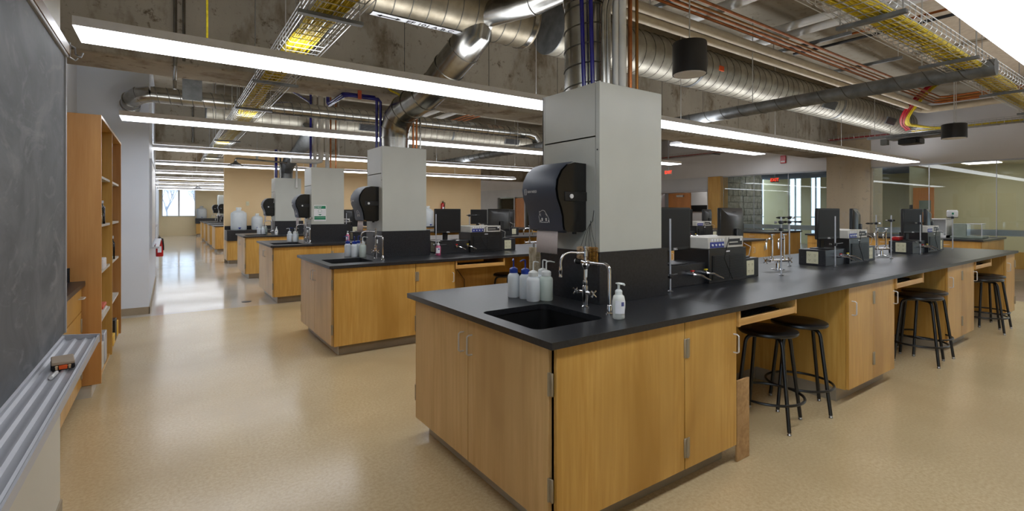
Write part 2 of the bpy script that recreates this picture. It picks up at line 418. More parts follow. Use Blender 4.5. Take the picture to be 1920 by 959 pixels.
# right wall beyond the glass: wood pier, door opening, more wall
struct(B().box(XR-.08, XR+.35, 9.02, 9.46, 0, sz, .01).out('trim_pier', 'maple'))
B_ = B(); B_.box(XR, XR+.2, 9.46, 11.45, 2.13, sz).box(XR, XR+.2, 11.45, 17.0, 0, sz)
B_.box(XR, XR+.2, 17.0, 22.0, 2.13, sz).box(XR, XR+.2, 22, YF, 0, sz)
struct(B_.out('wall_right', 'paint_white'))
df = struct(B().box(XR-.02, XR+.22, 9.46, 9.52, 0, 2.13).box(XR-.02, XR+.22, 11.37, 11.45, 0, 2.13).box(XR-.02, XR+.22, 9.46, 11.45, 2.08, 2.15).out('door_frame', 'alu'))
struct(B().box(XR-.02, XR+.2, 11.47, 11.8, 0, sz).out('trim_pier', 'maple'))
d2 = struct(B().box(14.75, 14.8, 10.45, 11.35, .01, 2.07).out('door_2', 'door_wood'))
box('door_closer', 'steel', 14.70, 14.75, 10.7, 10.98, 1.93, 2.0, d2); box('door_handle', 'steel', 14.69, 14.75, 10.52, 10.64, 1.0, 1.03, d2)
struct(box('wall_room', 'paint_white', 16.6, 16.75, 9.8, 13.2, 0, ZS)); box('board_rail', 'black_plastic', 16.57, 16.6, 10.1, 12.6, 1.42, 1.66, None)['kind'] = 'structure'
o = box('added_room_light', 'troffer', 15.2, 16.2, 10.4, 11.0, 2.58, 2.598); tag(o, 'ceiling light added to brighten the side room behind the orange door', 'light')  # lamp added because the side room was too dark
struct(box('ceiling_room', 'paint_white', 14.55, 17.6, 9.8, 30, 2.6, 2.7))
struct(box('wall_room', 'tan_soft', 17.6, 17.75, 12.1, 30, 0, ZS))
for i, (ya, yb, mt) in enumerate(((17.05, 18.0, 'glass'), (18.1, 18.95, 'door_wood'), (19.05, 19.5, 'glass'), (19.6, 20.4, 'door_wood'), (20.5, 21.95, 'glass'))):
    struct(box('door_%d' % (3+i) if mt == 'door_wood' else 'window_%d' % (4+i), mt, XR+.05, XR+.09, ya, yb, .02, 2.08))
    struct(box('trim_%d' % (1+i), 'alu', XR, XR+.15, yb, yb+.08, 0, 2.13))
# outdoors
struct(box('ground_outside', 'snow_ground', -20, 60, YF+.4, 90, -.6, -.5)); struct(box('ground_outside', 'snow_ground', -30, -1.3, -25, YF+.3, -.6, -.5)); struct(box('ground_outside', 'snow_ground', 23.2, 70, -20, YF+.3, -.6, -.5))
def bare_tree(x, y, h, lab):
    q = B()
    def br(p, d, L, r, lev):
        e = p + d*L; q.tube([p, p+d*L*.5+Vector((random.uniform(-.04, .04), random.uniform(-.04, .04), 0))*L, e], [r, r*.8, r*.6], 5, caps=False)
        if lev == 0: return
        for i in range(3):
            nd = (d + Vector((random.uniform(-.75, .75), random.uniform(-.75, .75), random.uniform(-.1, .5)))).normalized()
            br(p + d*L*random.uniform(.6, 1), nd, L*.68, r*.58, lev-1)
    br(Vector((x, y, -.5)), Vector((0, 0, 1)), h*.34, h*.012, 5)
    t = q.out('bare_tree', 'bark'); tag(t, lab, 'tree')
bare_tree(-.2, 60, 7.0, 'grey leafless tree outside the left pane of the far window')
bare_tree(2.6, 56, 6.5, 'grey leafless tree outside the right pane of the far window')
# ================================================================== PENDANT LIGHTS
def pendant(x0, x1, yc, z, label, lens='lamp_lens'):
    t = thing('pendant_light', label, 'light', (x0, yc, z), 'linear pendant lights')
    hw = .175
    B().prism([(yc-hw, z), (yc+hw, z), (yc+hw, z+.03), (yc+hw*.8, z+.06), (yc-hw*.8, z+.06), (yc-hw, z+.055)], 'x', x0, x1).out('housing', 'fixture_white', t)
    box('added_uplight', 'uplight_glow', x0+.02, x1-.02, yc-hw*.7, yc+hw*.7, z+.0605, z+.063, t)  # glowing strip added on top of the housing to brighten the ceiling
    n = max(1, round((x1-x0)/1.22)); L = (x1-x0)/n
    for i in range(n):
        a, b2 = x0+i*L, x0+(i+1)*L
        B().prism([(yc-hw+.004, z+.003), (yc-hw+.012, z-.012), (yc+hw-.012, z-.012), (yc+hw-.004, z+.003)], 'x', a+.006, b2-.006).out('lens', lens, t)
        if i % 2 == 1: B().cyl((a, yc, z+.05), (a, yc, ZB if abs(((yc+1.1) % 6.75)-.31) < .31 else ZS), .004, n=6).out('hanger', 'wire', t)
    return t
PL = ['overhead pendant light nearest the camera, cropped by the top right corner', 'long pendant light passing behind the tall grey column of the nearest bench',
      'long pendant light over the aisle side, starting beside the elbow of the wall duct', 'third pendant light along the aisle, the first to start behind the stub wall corner',
      'fourth pendant light along the aisle, level with the near shower head', 'fifth pendant light along the aisle', 'sixth pendant light along the aisle', 'seventh pendant light along the aisle',
      'eighth pendant light along the aisle', 'pendant light farthest away, just in front of the far window']
for k in range(10):
    pendant(-.47, 13.9 if k < 2 else 9.9, .68+3.37*k, 2.56, PL[k])
pendant(9.95, 13.7, 7.45, 3.05, 'short pendant light hung higher, right of the grey column')
# ================================================================== BENCHES
def handle(t, p, v, out, parent=None):
    """wire pull: p centre, v half vector along, out outward vector"""
    p, v, o = Vector(p), Vector(v), Vector(out)
    q = B().tube([p-v, p-v+o*.7, p-v*.86+o, p+v*.86+o, p+v+o*.7, p+v], .0042, 6)
    return q.out('handle', 'pull_metal', t)
def hinge(t, x, y, z, s=.05, side='y'):
    q = B()
    q.box(x-.022, x+.022, y-.005, y+.004, z-s, z+s, .002) if side == 'y' else q.box(x-.005, x+.004, y-.022, y+.022, z-s, z+s, .002)
    if side == 'y': q.cyl((x, y-.006, z-s), (x, y-.006, z+s), .006, n=8)
    else: q.cyl((x-.006, y, z-s), (x-.006, y, z+s), .006, n=8)
    return q.out('hinge', 'nickel', t)
X0, X1, BW = 1.29, 9.46, 1.50
def bench(i, Y0, full):
    nm = ORD[i]; y0, y1 = Y0+.035, Y0+BW-.035
    zc0, zc1 = .105, .884
    # --- worktop with sink cut out
    t = thing('worktop', 'long black worktop of the %s bench from the aisle, with an undermounted sink' % nm, 'worktop', (X0, Y0, 0), 'worktops')
    sx0, sx1, sy0, sy1 = 1.372, 1.815, Y0+.208, Y0+.70
    q = B(); bm = q.bm
    def rr(x0, x1, ya, yb, r, z, n=4):
        pts = []
        for cx_, cy_, a0 in ((x1-r, yb-r, 0), (x0+r, yb-r, PI/2), (x0+r, ya+r, PI), (x1-r, ya+r, 1.5*PI)):
            for k in range(n+1): a = a0+PI/2*k/n; pts.append((cx_+r*math.cos(a), cy_+r*math.sin(a)))
        return [bm.verts.new((p[0], p[1], z)) for p in pts]
    ro = [rr(X0, X1, Y0, Y0+BW, .004, z) for z in (.914, .884)]
    ri = [rr(sx0, sx1, sy0, sy1, .045, z) for z in (.914, .884)]
    n = len(ro[0])
    for k in range(n):
        j = (k+1) % n
        bm.faces.new((ro[0][k], ro[0][j], ri[0][j], ri[0][k])); bm.faces.new((ro[1][j], ro[1][k], ri[1][k], ri[1][j]))
        bm.faces.new((ro[0][j], ro[0][k], ro[1][k], ro[1][j])); bm.faces.new((ri[0][k], ri[0][j], ri[1][j], ri[1][k]))
    q.out('slab', 'epoxy', t)
    q = B(); bm = q.bm
    a = rr(sx0-.006, sx1+.006, sy0-.006, sy1+.006, .05, .8835); b2 = rr(sx0, sx1, sy0, sy1, .05, .66); c = rr(sx0-.02, sx1+.02, sy0-.02, sy1+.02, .05, .8835); d2 = rr(sx0-.02, sx1+.02, sy0-.02, sy1+.02, .05, .64)
    for k in range(n):
        j = (k+1) % n
        bm.faces.new((a[k], a[j], b2[j], b2[k])); bm.faces.new((c[j], c[k], d2[k], d2[j])); bm.faces.new((a[j], a[k], c[k], c[j]))
    bm.faces.new(b2); bm.faces.new(d2[::-1])
    q.out('sink_basin', 'black_plastic', t)
    B().lathe([(0, .664), (.03, .664), (.034, .66)], ((sx0+sx1)/2, (sy0+sy1)/2, 0)).out('drain', 'steel', t)
    if i < 2:
        for x in (2.62, 5.0, 7.4): box('joint', 'epoxy_edge', x, x+.003, Y0-.0005, Y0+BW+.0005, .8845, .9143, t)
    # --- sink cabinet at the aisle end
    t = thing('sink_cabinet', 'maple sink cabinet with two end doors on the aisle end of the %s bench' % nm, 'cabinet', (1.34, Y0, 0), 'sink cabinets')
    xa, xb = 1.345, 2.685
    B().box(xa, xb, y0+.012, y0+.03, zc0, zc1).box(xa, xb, y1-.03, y1-.012, zc0, zc1).box(xb-.02, xb, y0+.012, y1-.012, zc0, zc1).box(xa, xb, y0+.012, y1-.012, zc0, zc0+.02).box(xa, xa+.02, y0+.012, y0+.05, zc0, zc1).box(xa, xa+.02, y1-.05, y1-.012, zc0, zc1).out('carcass', 'maple', t)
    for s in (0, 1):
        ya = y0 + .028 if s == 0 else Y0+BW/2+.002; yb = Y0+BW/2-.002 if s == 0 else y1-.028
        d = box('door', 'maple_daylit', xa-.021, xa-.001, ya, yb, zc0+.003, zc1-.012, t, .0015)
        yh = Y0+BW/2 + (-.045 if s == 0 else .045)
        handle(d, (xa-.021, yh, .745), (0, 0, .052), (-.032, 0, 0))
        ye = ya if s == 0 else yb
        for z in (.27, .72): hinge(d, xa-.013, ye, z, side='x')
    box('side_panel', 'maple', xa-.005, 2.205, y0-.008, y0+.012, zc0+.002, zc1-.004, t, .0015)
    d = box('door', 'maple', 2.21, xb, y0-.010, y0+.010, zc0+.003, zc1-.006, t, .0015)
    handle(d, (xb-.03, y0-.010, .70), (0, 0, .052), (0, -.032, 0))
    for z in (.22, .74): hinge(d, 2.222, y0-.010, z)
    box('side_panel', 'maple', xa-.005, xb, y1-.012, y1+.006, zc0+.002, zc1-.004, t, .0015)
    B().box(xa+.06, xb-.01, y0+.075, y1-.075, 0, zc0).out('toe_kick', 'toe_grey', t)
    B().prism([(xa+.055, 0), (xa+.061, 0), (xa+.061, .1), (xa+.057, .1)], 'y', y0+.07, y1-.07).out('toe_kick', 'toe_white', t)
    # --- knee spaces, drawers and base cabinets
    knees = [(2.69, 4.185), (5.10, 6.53), (7.48, 8.93)]; bases = [(4.185, 5.10), (6.53, 7.48)]
    pos = ['first', 'second', 'third']
    for j, (a, b2) in enumerate(knees):
        w = struct_like = thing('knee_panel', 'maple back panel of the %s knee space along the %s bench' % (pos[j], nm), 'panel', (a, Y0+BW/2, 0), 'knee space panels')
        box('board', 'maple', a+.001, b2-.001, Y0+.74, Y0+.76, .1, .882, w); box('toe_kick', 'toe_grey', a+.001, b2-.001, Y0+.742, Y0+.758, 0, .1, w)
        if not (full or (i == 2 and j == 0)): continue
        t = thing('keyboard_tray', 'open maple keyboard tray under the %s bench, above its %s knee space' % (nm, pos[j]), 'tray', (a, Y0, .8), 'keyboard drawers')
        c = a+.02; e = a+.66
        box('front_lip', 'maple_across', c, e, y0-.02, y0, .792, .832, t, .002)
        box('side', 'maple_across', c-.018, c, y0-.022, y0+.45, .788, .8835, t, .002); box('side', 'maple_across', e, e+.018, y0-.022, y0+.45, .788, .8835, t, .002)
        box('tray', 'maple_across', c, e, y0, y0+.45, .792, .804, t)
        kb = thing('keyboard', 'black computer keyboard in the tray over the %s knee space of the %s bench' % (pos[j], nm), 'keyboard', (c+.1, y0+.05, .805), 'keyboards')
        B().box(c+.08, e-.08, y0+.04, y0+.20, .8045, .822, .004).out('case', 'black_plastic', kb)
        q = B()
        for r in range(5):
            for kx in range(15): q.box(c+.1+kx*.03, c+.124+kx*.03, y0+.055+r*.027, y0+.077+r*.027, .822, .829)
        o = q.out('keys', 'black_satin', kb); o['kind'] = 'stuff'
    for j, (a, b2) in enumerate(bases):
        t = thing('base_cabinet', 'maple two-door cabinet between the %s and %s knee spaces of the %s bench' % (pos[j], pos[j+1], nm), 'cabinet', (a, Y0, 0), 'base cabinets')
        box('carcass', 'maple', a, b2, y0+.012, y1-.012, zc0, zc1, t); m_ = a+(b2-a)*.515
        d = box('door', 'maple', a+.008, m_-.001, y0-.008, y0+.011, zc0+.003, zc1-.006, t, .0015); handle(d, (a+.06, y0-.008, .72), (0, 0, .052), (0, -.032, 0))
        d = box('door', 'maple', m_+.001, b2-.002, y0-.008, y0+.011, zc0+.003, zc1-.006, t, .0015); handle(d, (b2-.03, y0-.008, .72), (0, 0, .052), (0, -.032, 0))
        for z in (.27, .76): hinge(d, m_, y0-.008, z)
        box('toe_kick', 'toe_grey', a+.001, b2-.001, y0+.075, y1-.075, 0, zc0, t)
    t = thing('base_cabinet', 'narrow maple cabinet closing the far right end of the %s bench' % nm, 'cabinet', (8.93, Y0, 0), 'base cabinets')
    box('carcass', 'maple', 8.93, 9.40, y0+.012, y1-.012, zc0, zc1, t)
    d = box('door', 'maple', 8.936, 9.40, y0-.008, y0+.011, zc0+.003, zc1-.006, t, .0015); handle(d, (8.99, y0-.008, .72), (0, 0, .052), (0, -.032, 0))
    for z in (.25, .74): hinge(d, 9.39, y0-.008, z)
    box('side_panel', 'maple', 9.40, 9.415, y0, y1, zc0, zc1-.004, t); box('toe_kick', 'toe_grey', 8.931, 9.34, y0+.075, y1-.075, 0, zc0, t)
YB = [1.57, 4.98, 8.38, 11.78]
for i, y in enumerate(YB): bench(i, y, i < 2)
# ------------------------------------------------------------------ service columns
CX = [2.047, 2.03, 2.02, 2.0]; CY = [2.056, 5.55, 8.97, 12.36]; CW, CD, CT = .555, .53, 2.21
def column(i):
    x, y = CX[i], CY[i]
    t = thing('service_column', 'tall grey metal pipe enclosure rising from the %s bench' % ORD[i], 'column', (x, y, .914), 'service columns')
    zs = 1.895
    box('back_panel', 'panel_grey', x, x+CW, y+CD-.012, y+CD, 1.215, CT, t, .002); box('back_panel', 'panel_grey', x+CW-.01, x+CW, y+.012, y+CD-.012, 1.215, CT, t)
    box('front_panel', 'panel_grey', x+.004, x+CW, y, y+.012, 1.215, CT, t, .002)
    box('corner_post', 'panel_grey', x, x+.012, y-.001, y+.030, 1.215, CT+.003, t, .001)
    box('side_panel', 'panel_grey', x-.001, x+.01, y+.034, y+CD-.025, 1.215, zs-.004, t, .001); box('side_panel', 'panel_grey', x-.001, x+.01, y+.034, y+CD-.025, zs+.004, CT, t, .001)
    box('corner_post', 'panel_grey', x, x+.012, y+CD-.022, y+CD, 1.215, CT+.003, t, .001)
    B().cyl((x-.003, y+.016, zs-.08), (x, y+.016, zs-.08), .005, n=10).out('screw', 'dark_metal', t)
    q = B(); q.box(x-.012, x+CW+.045, y-.014, y+.0, .9142, 1.219, .001).box(x-.012, x+.004, y, y+CD-.01, .9142, 1.219, .001).box(x+CW+.03, x+CW+.045, y, y+CD, .9142, 1.219, .001).box(x-.012, x+CW+.045, y+CD-.01, y+CD+.004, .9142, 1.219, .001)
    q.out('backsplash', 'epoxy', t)
    box('cap', 'panel_grey', x+.012, x+CW-.012, y+.012, y+CD-.012, CT-.03, CT-.02, t)
    return t
for i in range(4): column(i)
# ------------------------------------------------------------------ paper towel dispensers
def dispenser(full_detail=True):
    t = thing('towel_dispenser', '', 'dispenser', (0, 0, 0), 'paper towel dispensers')
    h = .42; w = .33
    # profile in x (depth, outwards -x) and z, from top back
    pr = [(0, h), (-.10, h+.004), (-.155, h-.012), (-.20, h-.05), (-.232, h-.105), (-.240, h-.16), (-.230, h-.215), (-.205, h-.27), (-.190, h-.32), (-.185, .04), (-.178, .018), (-.15, .004), (-.03, 0), (0, .02)]
    q = B(); q.prism([(a*.93, .006+b*.972) for a, b in pr[:-1]]+[(0, .02)], 'y', -w/2, w/2); q.out('body', 'smoke_black', t)
    q = B(); fr = pr[1:12]; n = len(fr)
    R = [[q.bm.verts.new((a*s2, yy, b*s2+(1-s2)*.21)) for a, b in fr] for yy, s2 in ((-w/2+.004, .985), (-w/2+.022, 1.0), (w/2-.022, 1.0), (w/2-.004, .985))]
    for A, C in zip(R, R[1:]):
        for k in range(n-1): q.bm.faces.new((A[k], A[k+1], C[k+1], C[k]))
    o = q.out('front_cover', 'blue_black', t)
    B().box(-.17, .004, -w/2-.006, -w/2+.01, .19, .245, .003).out('latch_band', 'black_plastic', t)
    B().cyl((-.125, -w/2-.013, .218), (-.125, -w/2-.004, .218), .013, n=16).out('lock', 'white_gloss', t)
    B().cyl((-.125, -w/2-.007, .218), (-.125, -w/2-.003, .218), .024, n=6).out('lock_plate', 'black_plastic', t)
    q = B(); yy = [-.10+.2*k/28 for k in range(29)]
    top = [q.bm.verts.new((-.166, v, .012)) for v in yy]; mid = [q.bm.verts.new((-.170, v, -.05)) for v in yy]; bot = [q.bm.verts.new((-.172, v, -.125+(.006 if k % 2 else 0))) for k, v in enumerate(yy)]
    for A, C in ((top, mid), (mid, bot)):
        for k in range(28): q.bm.faces.new((A[k], A[k+1], C[k+1], C[k]))
    o = q.out('paper_towel', 'paper_towel', t); md = o.modifiers.new('thick', 'SOLIDIFY'); md.thickness = .0012
    B().cyl((-.05, -w/2+.05, -.006), (-.05, -w/2+.05, .01), .014, n=12).out('release_knob', 'black_plastic', t)
    if full_detail:
        def M(y, z, x): return Matrix(((0, 0, -1, x), (-1, 0, 0, y), (0, 1, 0, z), (0, 0, 0, 1)))
        text('SAN NEED', .020, 'white_gloss', t, M(.055, h-.172, -.2405))
        q = B(); q.tube([(-.2395, .128, h-.155), (-.2395, .128, h-.19), (-.2395, .113, h-.19), (-.2395, .113, h-.155)], .0018, 4, closed=True); q.out('logo', 'white_gloss', t)
        # emblem: line drawing of two hands under a sheet
        q = B(); xe = -.1885
        def xf(z): return (-.19-(z-.10)*.3 if z > .10 else -.185-(z-.04)*.0833)-.001
        def L(pts):
            dense = [(a[0]+(b[0]-a[0])*k/3, a[1]+(b[1]-a[1])*k/3) for a, b in zip(pts, pts[1:]) for k in range(3)]+[pts[-1]]
            q.tube([(xf(z), y, z) for y, z in dense], .0014, 4)
        L([(.042, .062), (.050, .098), (.038, .112), (.034, .130), (.026, .126), (.012, .134), (-.004, .137), (-.018, .132), (-.026, .118), (-.034, .104), (-.046, .082), (-.048, .062)])
        L([(.042, .062), (.034, .078), (.030, .064), (-.036, .064), (-.040, .078), (-.048, .062)]); L([(.03, .1), (.036, .112), (.024, .114)]); L([(-.022, .1), (-.03, .112), (-.018, .113)])
        q.tube([(xf(.072), .018, .072), (xf(.09), .018, .09)], .005, 8); q.tube([(xf(.072), -.02, .072), (xf(.09), -.02, .09)], .005, 8)
        q.out('emblem', 'white_gloss', t)
    return t
dsp = dispenser()
dsp.location = (CX[0], CY[0]+.275, 1.325); dsp['label'] = 'large black paper towel dispenser in the foreground, with a sheet hanging out'
for i, (dx, lb) in enumerate(((1, 'black paper towel dispenser on the second bench column, a short sheet hanging'), (2, 'black towel dispenser on the third bench column, left of the green eye wash sign'), (3, 'black towel dispenser on the fourth bench column, above the wash bottles'))):
    dup(dsp, (CX[dx], CY[dx]+.275, 1.325), lb)
for y, lb in ((20.4, 'tiny dark towel dispenser beyond the tan wall, nearest of the three there'), (23.8, 'tiny dark towel dispenser beyond the tan wall, middle of the three there'), (27.2, 'tiny dark towel dispenser beyond the tan wall, farthest of the three there')):
    dup(dsp, (1.96, y+.8, 1.325), lb)
# ------------------------------------------------------------------ sink taps
def tap(loc, lab):
    t = thing('lab_faucet', '', 'faucet', (0, 0, 0), 'lab faucets')
    B().lathe([(0, 0), (.022, 0), (.022, .006), (.014, .012), (.014, .03), (.0165, .05), (.0165, .12), (.012, .125), (.014, .14), (.014, .15), (.0095, .155)], n=18).out('base', 'chrome', t)
    q = B().tube([(0, 0, .14), (0, 0, .29)], .0085, 10); q.lathe([(.0085, .285), (.013, .288), (.013, .318), (.008, .322), (.008, .33), (.014, .334), (.014, .345), (0, .347)], n=16); q.out('riser', 'chrome', t)
    q = B().tube([(0, 0, .305), (-.09, .015, .312)]+[tuple(p) for p in arc((-.10, .017, .312), (-.155, .026, .31), (-.158, .027, .255), 6)]+[(-.158, .027, .235)], .0075, 10); q.out('spout', 'chrome', t)
    B().lathe([(.009, .0), (.011, -.03), (.008, -.035), (.010, -.06), (0, -.06)], (-.158, .027, .24), 12).out('aerator', 'chrome', t)
    for s in (-1, 1):
        q = B().tube([(0, .012*s, .085), (0, .055*s, .085)], [.011, .008], 10); q.lathe([(0, 0), (.011, 0), (.011, .02), (0, .02)], (0, .05*s, .075), 10)
        q.tube([(0, .06*s, .085), (-.012, .062*s, .085)], .008, 8)
        for a in range(4):
            an = PI/4+a*PI/2; q.tube([(-.006, .07*s, .085), (-.006+.024*math.cos(an), .074*s, .085+.024*math.sin(an))], [.004, .0055], 6)
        q.out('cross_handle', 'chrome', t)
    t.location = loc; t['label'] = lab
    return t
f0 = tap((1.925, 2.045, .9145), 'chrome mixing tap with cross handles on the foreground sink')
for i in (1, 2, 3): dup(f0, (1.92, YB[i]+.475, .9145), 'chrome mixing tap at the sink of the %s bench' % ORD[i])
def drench(loc, lab):
    t = thing('eyewash_pipe', '', 'pipe', (0, 0, 0), 'eyewash pipes')
    B().lathe([(0, 0), (.02, 0), (.02, .006), (.013, .012), (.013, .045), (.009, .05)], n=14).out('flange', 'chrome', t)
    B().tube([(0, 0, .03), (0, 0, .215)]+[tuple(p) for p in arc((0, 0, .225), (0, 0, .258), (0, .04, .26), 6)]+[(0, .165, .256)], .0095, 10).out('pipe', 'chrome', t)
    q = B().lathe([(0, -.02), (.015, -.02), (.017, 0), (.015, .02), (0, .02)], (0, .185, .256), 14, Matrix.Rotation(PI/2, 4, 'X')); q.lathe([(.02, .008), (.024, 0), (.02, -.012), (.012, -.022), (.008, -.03), (0, -.03)], (0, .18, .245), 14); q.out('spray_head', 'chrome', t)
    B().cyl((0, .2, .256), (-.01, .245, .26), .013, .016, 12).out('valve_knob', 'black_plastic', t); B().cyl((-.0101, .245, .26), (-.012, .252, .26), .012, n=12).out('knob_cap', 'white_gloss', t)
    B().cyl((0, .178, .175), (0, .178, .225), .007, .009, 10).out('nozzle', 'cap_white', t)
    t.location = loc; t['label'] = lab
    return t
e0 = drench((1.90, 1.835, .9145), 'bent chrome eyewash pipe with black knob beside the foreground soap')
for i in (1, 2): dup(e0, (1.93, YB[i]+.28, .9145), 'bent chrome eyewash pipe by the %s bench sink' % ORD[i])
# ------------------------------------------------------------------ bottles
def wash_bottle(cap, body, h=.165, r=.037, square=False):
    t = thing('wash_bottle', '', 'bottle', (0, 0, 0), 'plastic wash bottles')
    q = B()
    if square: q.box(-r*.95, r*.95, -r*.95, r*.95, 0, h*.86, .008, 2); q.lathe([(r*.8, h*.85), (.018, h*.93), (.018, h)], n=16)
    else: q.lathe([(0, 0), (r*.92, 0), (r, .006), (r, h*.78), (r*.93, h*.85), (r*.66, h*.91), (r*.62, h)], n=24)
    q.out('body', body, t)
    B().lathe([(0, h*.93), (r*.72, h*.93), (r*.72, h+.012), (r*.55, h+.018), (.008, h+.024), (0, h+.024)], n=20).out('cap', cap, t)
    B().tube([(0, 0, h+.015), (0, 0, h+.06)]+[tuple(p) for p in arc((0, 0, h+.065), (0, 0, h+.08), (-.03, -.012, h+.074), 4)]+[(-.055, -.02, h+.068)], [.0045]*7+[.003], 7).out('spout_tube', cap, t)
    return t
wb_ = wash_bottle('cap_blue', 'poly_bottle'); wb_.location = (1.786, 2.55, .9145); wb_.rotation_euler = (0, 0, .5); wb_['label'] = 'blue-capped wash bottle at the far left of the foreground cluster'
wb2 = dup(wb_, (1.815, 2.465, .9145), 'blue-capped wash bottle second from the left, partly hidden in the foreground cluster', 0)
ww = wash_bottle('cap_white', 'poly_bottle', .16, .041); ww.location = (1.805, 2.37, .9145); ww.rotation_euler = (0, 0, PI); ww['label'] = 'white-capped wash bottle at the front of the foreground cluster'
wl = wash_bottle('cap_white', 'poly_liquid', .16, .041); wl.location = (1.885, 2.345, .9145); wl.rotation_euler = (0, 0, 2.6); wl['label'] = 'white-capped wash bottle of greenish liquid nearest the foreground tap'
dup(ww, (1.925, 2.43, .9145), 'white-capped wash bottle at the back right of the foreground cluster', 1.2)
for i, lst in ((1, ((1.74, .93, wb_), (1.79, .84, wb2), (1.86, .92, wb_), (1.87, .78, wl))), (2, ((1.72, .86, ww), (1.80, .82, ww), (1.84, .92, wl), (1.74, .95, wb_))), (3, ((1.70, .86, ww), (1.79, .85, ww), (1.85, .95, wl)))):
    P4 = ['leftmost', 'front', 'middle', 'rightmost'] if len(lst) == 4 else ['leftmost', 'front', 'rightmost']
    for j, (x, dy, src) in enumerate(lst):
        dup(src, (x, YB[i]+dy, .9145), '%s plastic wash bottle in the cluster on the %s bench' % (P4[j], ORD[i]), j*.9)
def soap(mat, lab, loc, lm='label_white'):
    t = thing('soap_dispenser', '', 'soap', (0, 0, 0), 'pump soap bottles')
    B().lathe([(0, 0), (.027, 0), (.031, .006), (.030, .03), (.0335, .06), (.033, .09), (.027, .115), (.016, .124), (.016, .13)], n=22).out('body', mat, t)
    q = B().lathe([(0, .122), (.018, .122), (.018, .14), (.012, .147), (.006, .149), (.006, .17)], n=16); q.tube([(.0, 0, .17), (0, 0, .178)], .008, 8); q.box(-.014, .014, -.03, .012, .174, .181, .003); q.tube([(0, -.02, .178), (0, -.04, .174)], .005, 8); q.out('pump', 'cap_white', t)
    q = B(); n = 8
    R = [[q.bm.verts.new((.0345*math.cos(a), .0345*math.sin(a), z)) for a in [-2.9+1.5*k/n for k in range(n+1)]] for z in (.03, .095)]
    for k in range(n): q.bm.faces.new((R[0][k], R[0][k+1], R[1][k+1], R[1][k]))
    q.out('label_sticker', lm, t)
    q = B(); R = [[q.bm.verts.new((.0348*math.cos(a), .0348*math.sin(a), z)) for a in [-2.0+.45*k/4 for k in range(5)]] for z in (.068, .088)]
    for k in range(4): q.bm.faces.new((R[0][k], R[0][k+1], R[1][k+1], R[1][k]))
    q.out('label_print', 'label_blue', t)
    t.location = loc; t['label'] = lab
    return t
s0 = soap('soap_clear', 'clear pump soap bottle with white soap, on the foreground worktop edge', (1.862, 1.735, .9145))
s1 = soap('soap_pink', 'pink pump soap bottle standing right of the second bench column', (2.68, 5.42, .9145))
dup(s1, (2.60, 8.84, .9145), 'pink pump soap bottle right of the third bench column')
dup(s0, (1.98, 12.1, .9145), 'white pump soap bottle in front of the fourth bench column', None)
# ------------------------------------------------------------------ bottle brushes hanging on the foreground column
hook = B().tube([(2.045, 2.10, 1.46), (2.035, 2.10, 1.40), (2.02, 2.10, 1.385), (2.018, 2.10, 1.40)], .002, 6).out('wire_hook', 'dark_metal'); tag(hook, 'thin wire hook on the corner of the foreground column', 'hook')
BL = ['pale wide bottle brush, leftmost of the brushes hung on the foreground column', 'pale bottle brush second from left under the wire hook', 'brown bottle brush hanging in the middle of the bunch', 'brown bottle brush second from right under the wire hook', 'dark brown bottle brush at the right of the hanging bunch']
for j, (dy, dx, r, mt) in enumerate(((.055, -.03, .027, 'bristle'), (.022, -.03, .026, 'bristle'), (-.008, -.02, .018, 'bristle'), (-.034, -.03, .016, 'bristle_dark'), (-.058, -.015, .015, 'bristle_dark'))):
    t = thing('bottle_brush', BL[j], 'brush', (2.02, 2.10, 1.39), 'bottle brushes on the foreground column')
    e = Vector((2.02+dx*.5-.01, 2.10+dy, 1.25)); z0 = 1.15
    B().tube([tuple(p) for p in arc((2.02, 2.10, 1.388), (e.x, 2.10+dy*.35, 1.34), tuple(e), 8)]+[(e.x, e.y, z0)], .0013, 5).out('wire_stem', 'dark_metal', t)
    q = B()
    for k in range(420):
        a = random.uniform(0, 2*PI); zz = random.uniform(z0, 1.25); L = r*random.uniform(.75, 1.05)
        q.tube([(e.x, e.y, zz), (e.x+L*math.cos(a), e.y+L*math.sin(a), zz-random.uniform(.0, .006))], .0008, 3, caps=False)
    o = q.out('bristles', mt, t); o['kind'] = 'stuff'
# towel hanging behind the dispenser
q = B(); n = 10
R = [[q.bm.verts.new((2.035+.011*math.sin(k*1.9+z*9)-.0*k, 2.598+k*.012, 1.21-z)) for k in range(n)] for z in [j*.03 for j in range(9)]]
for A, C in zip(R, R[1:]):
    for k in range(n-1): q.bm.faces.new((A[k], A[k+1], C[k+1], C[k]))
o = q.out('hanging_cloth', 'towel_cloth'); o.modifiers.new('thick', 'SOLIDIFY').thickness = .004
tag(o, 'cream cloth hung over the back of the foreground column splashback', 'cloth')
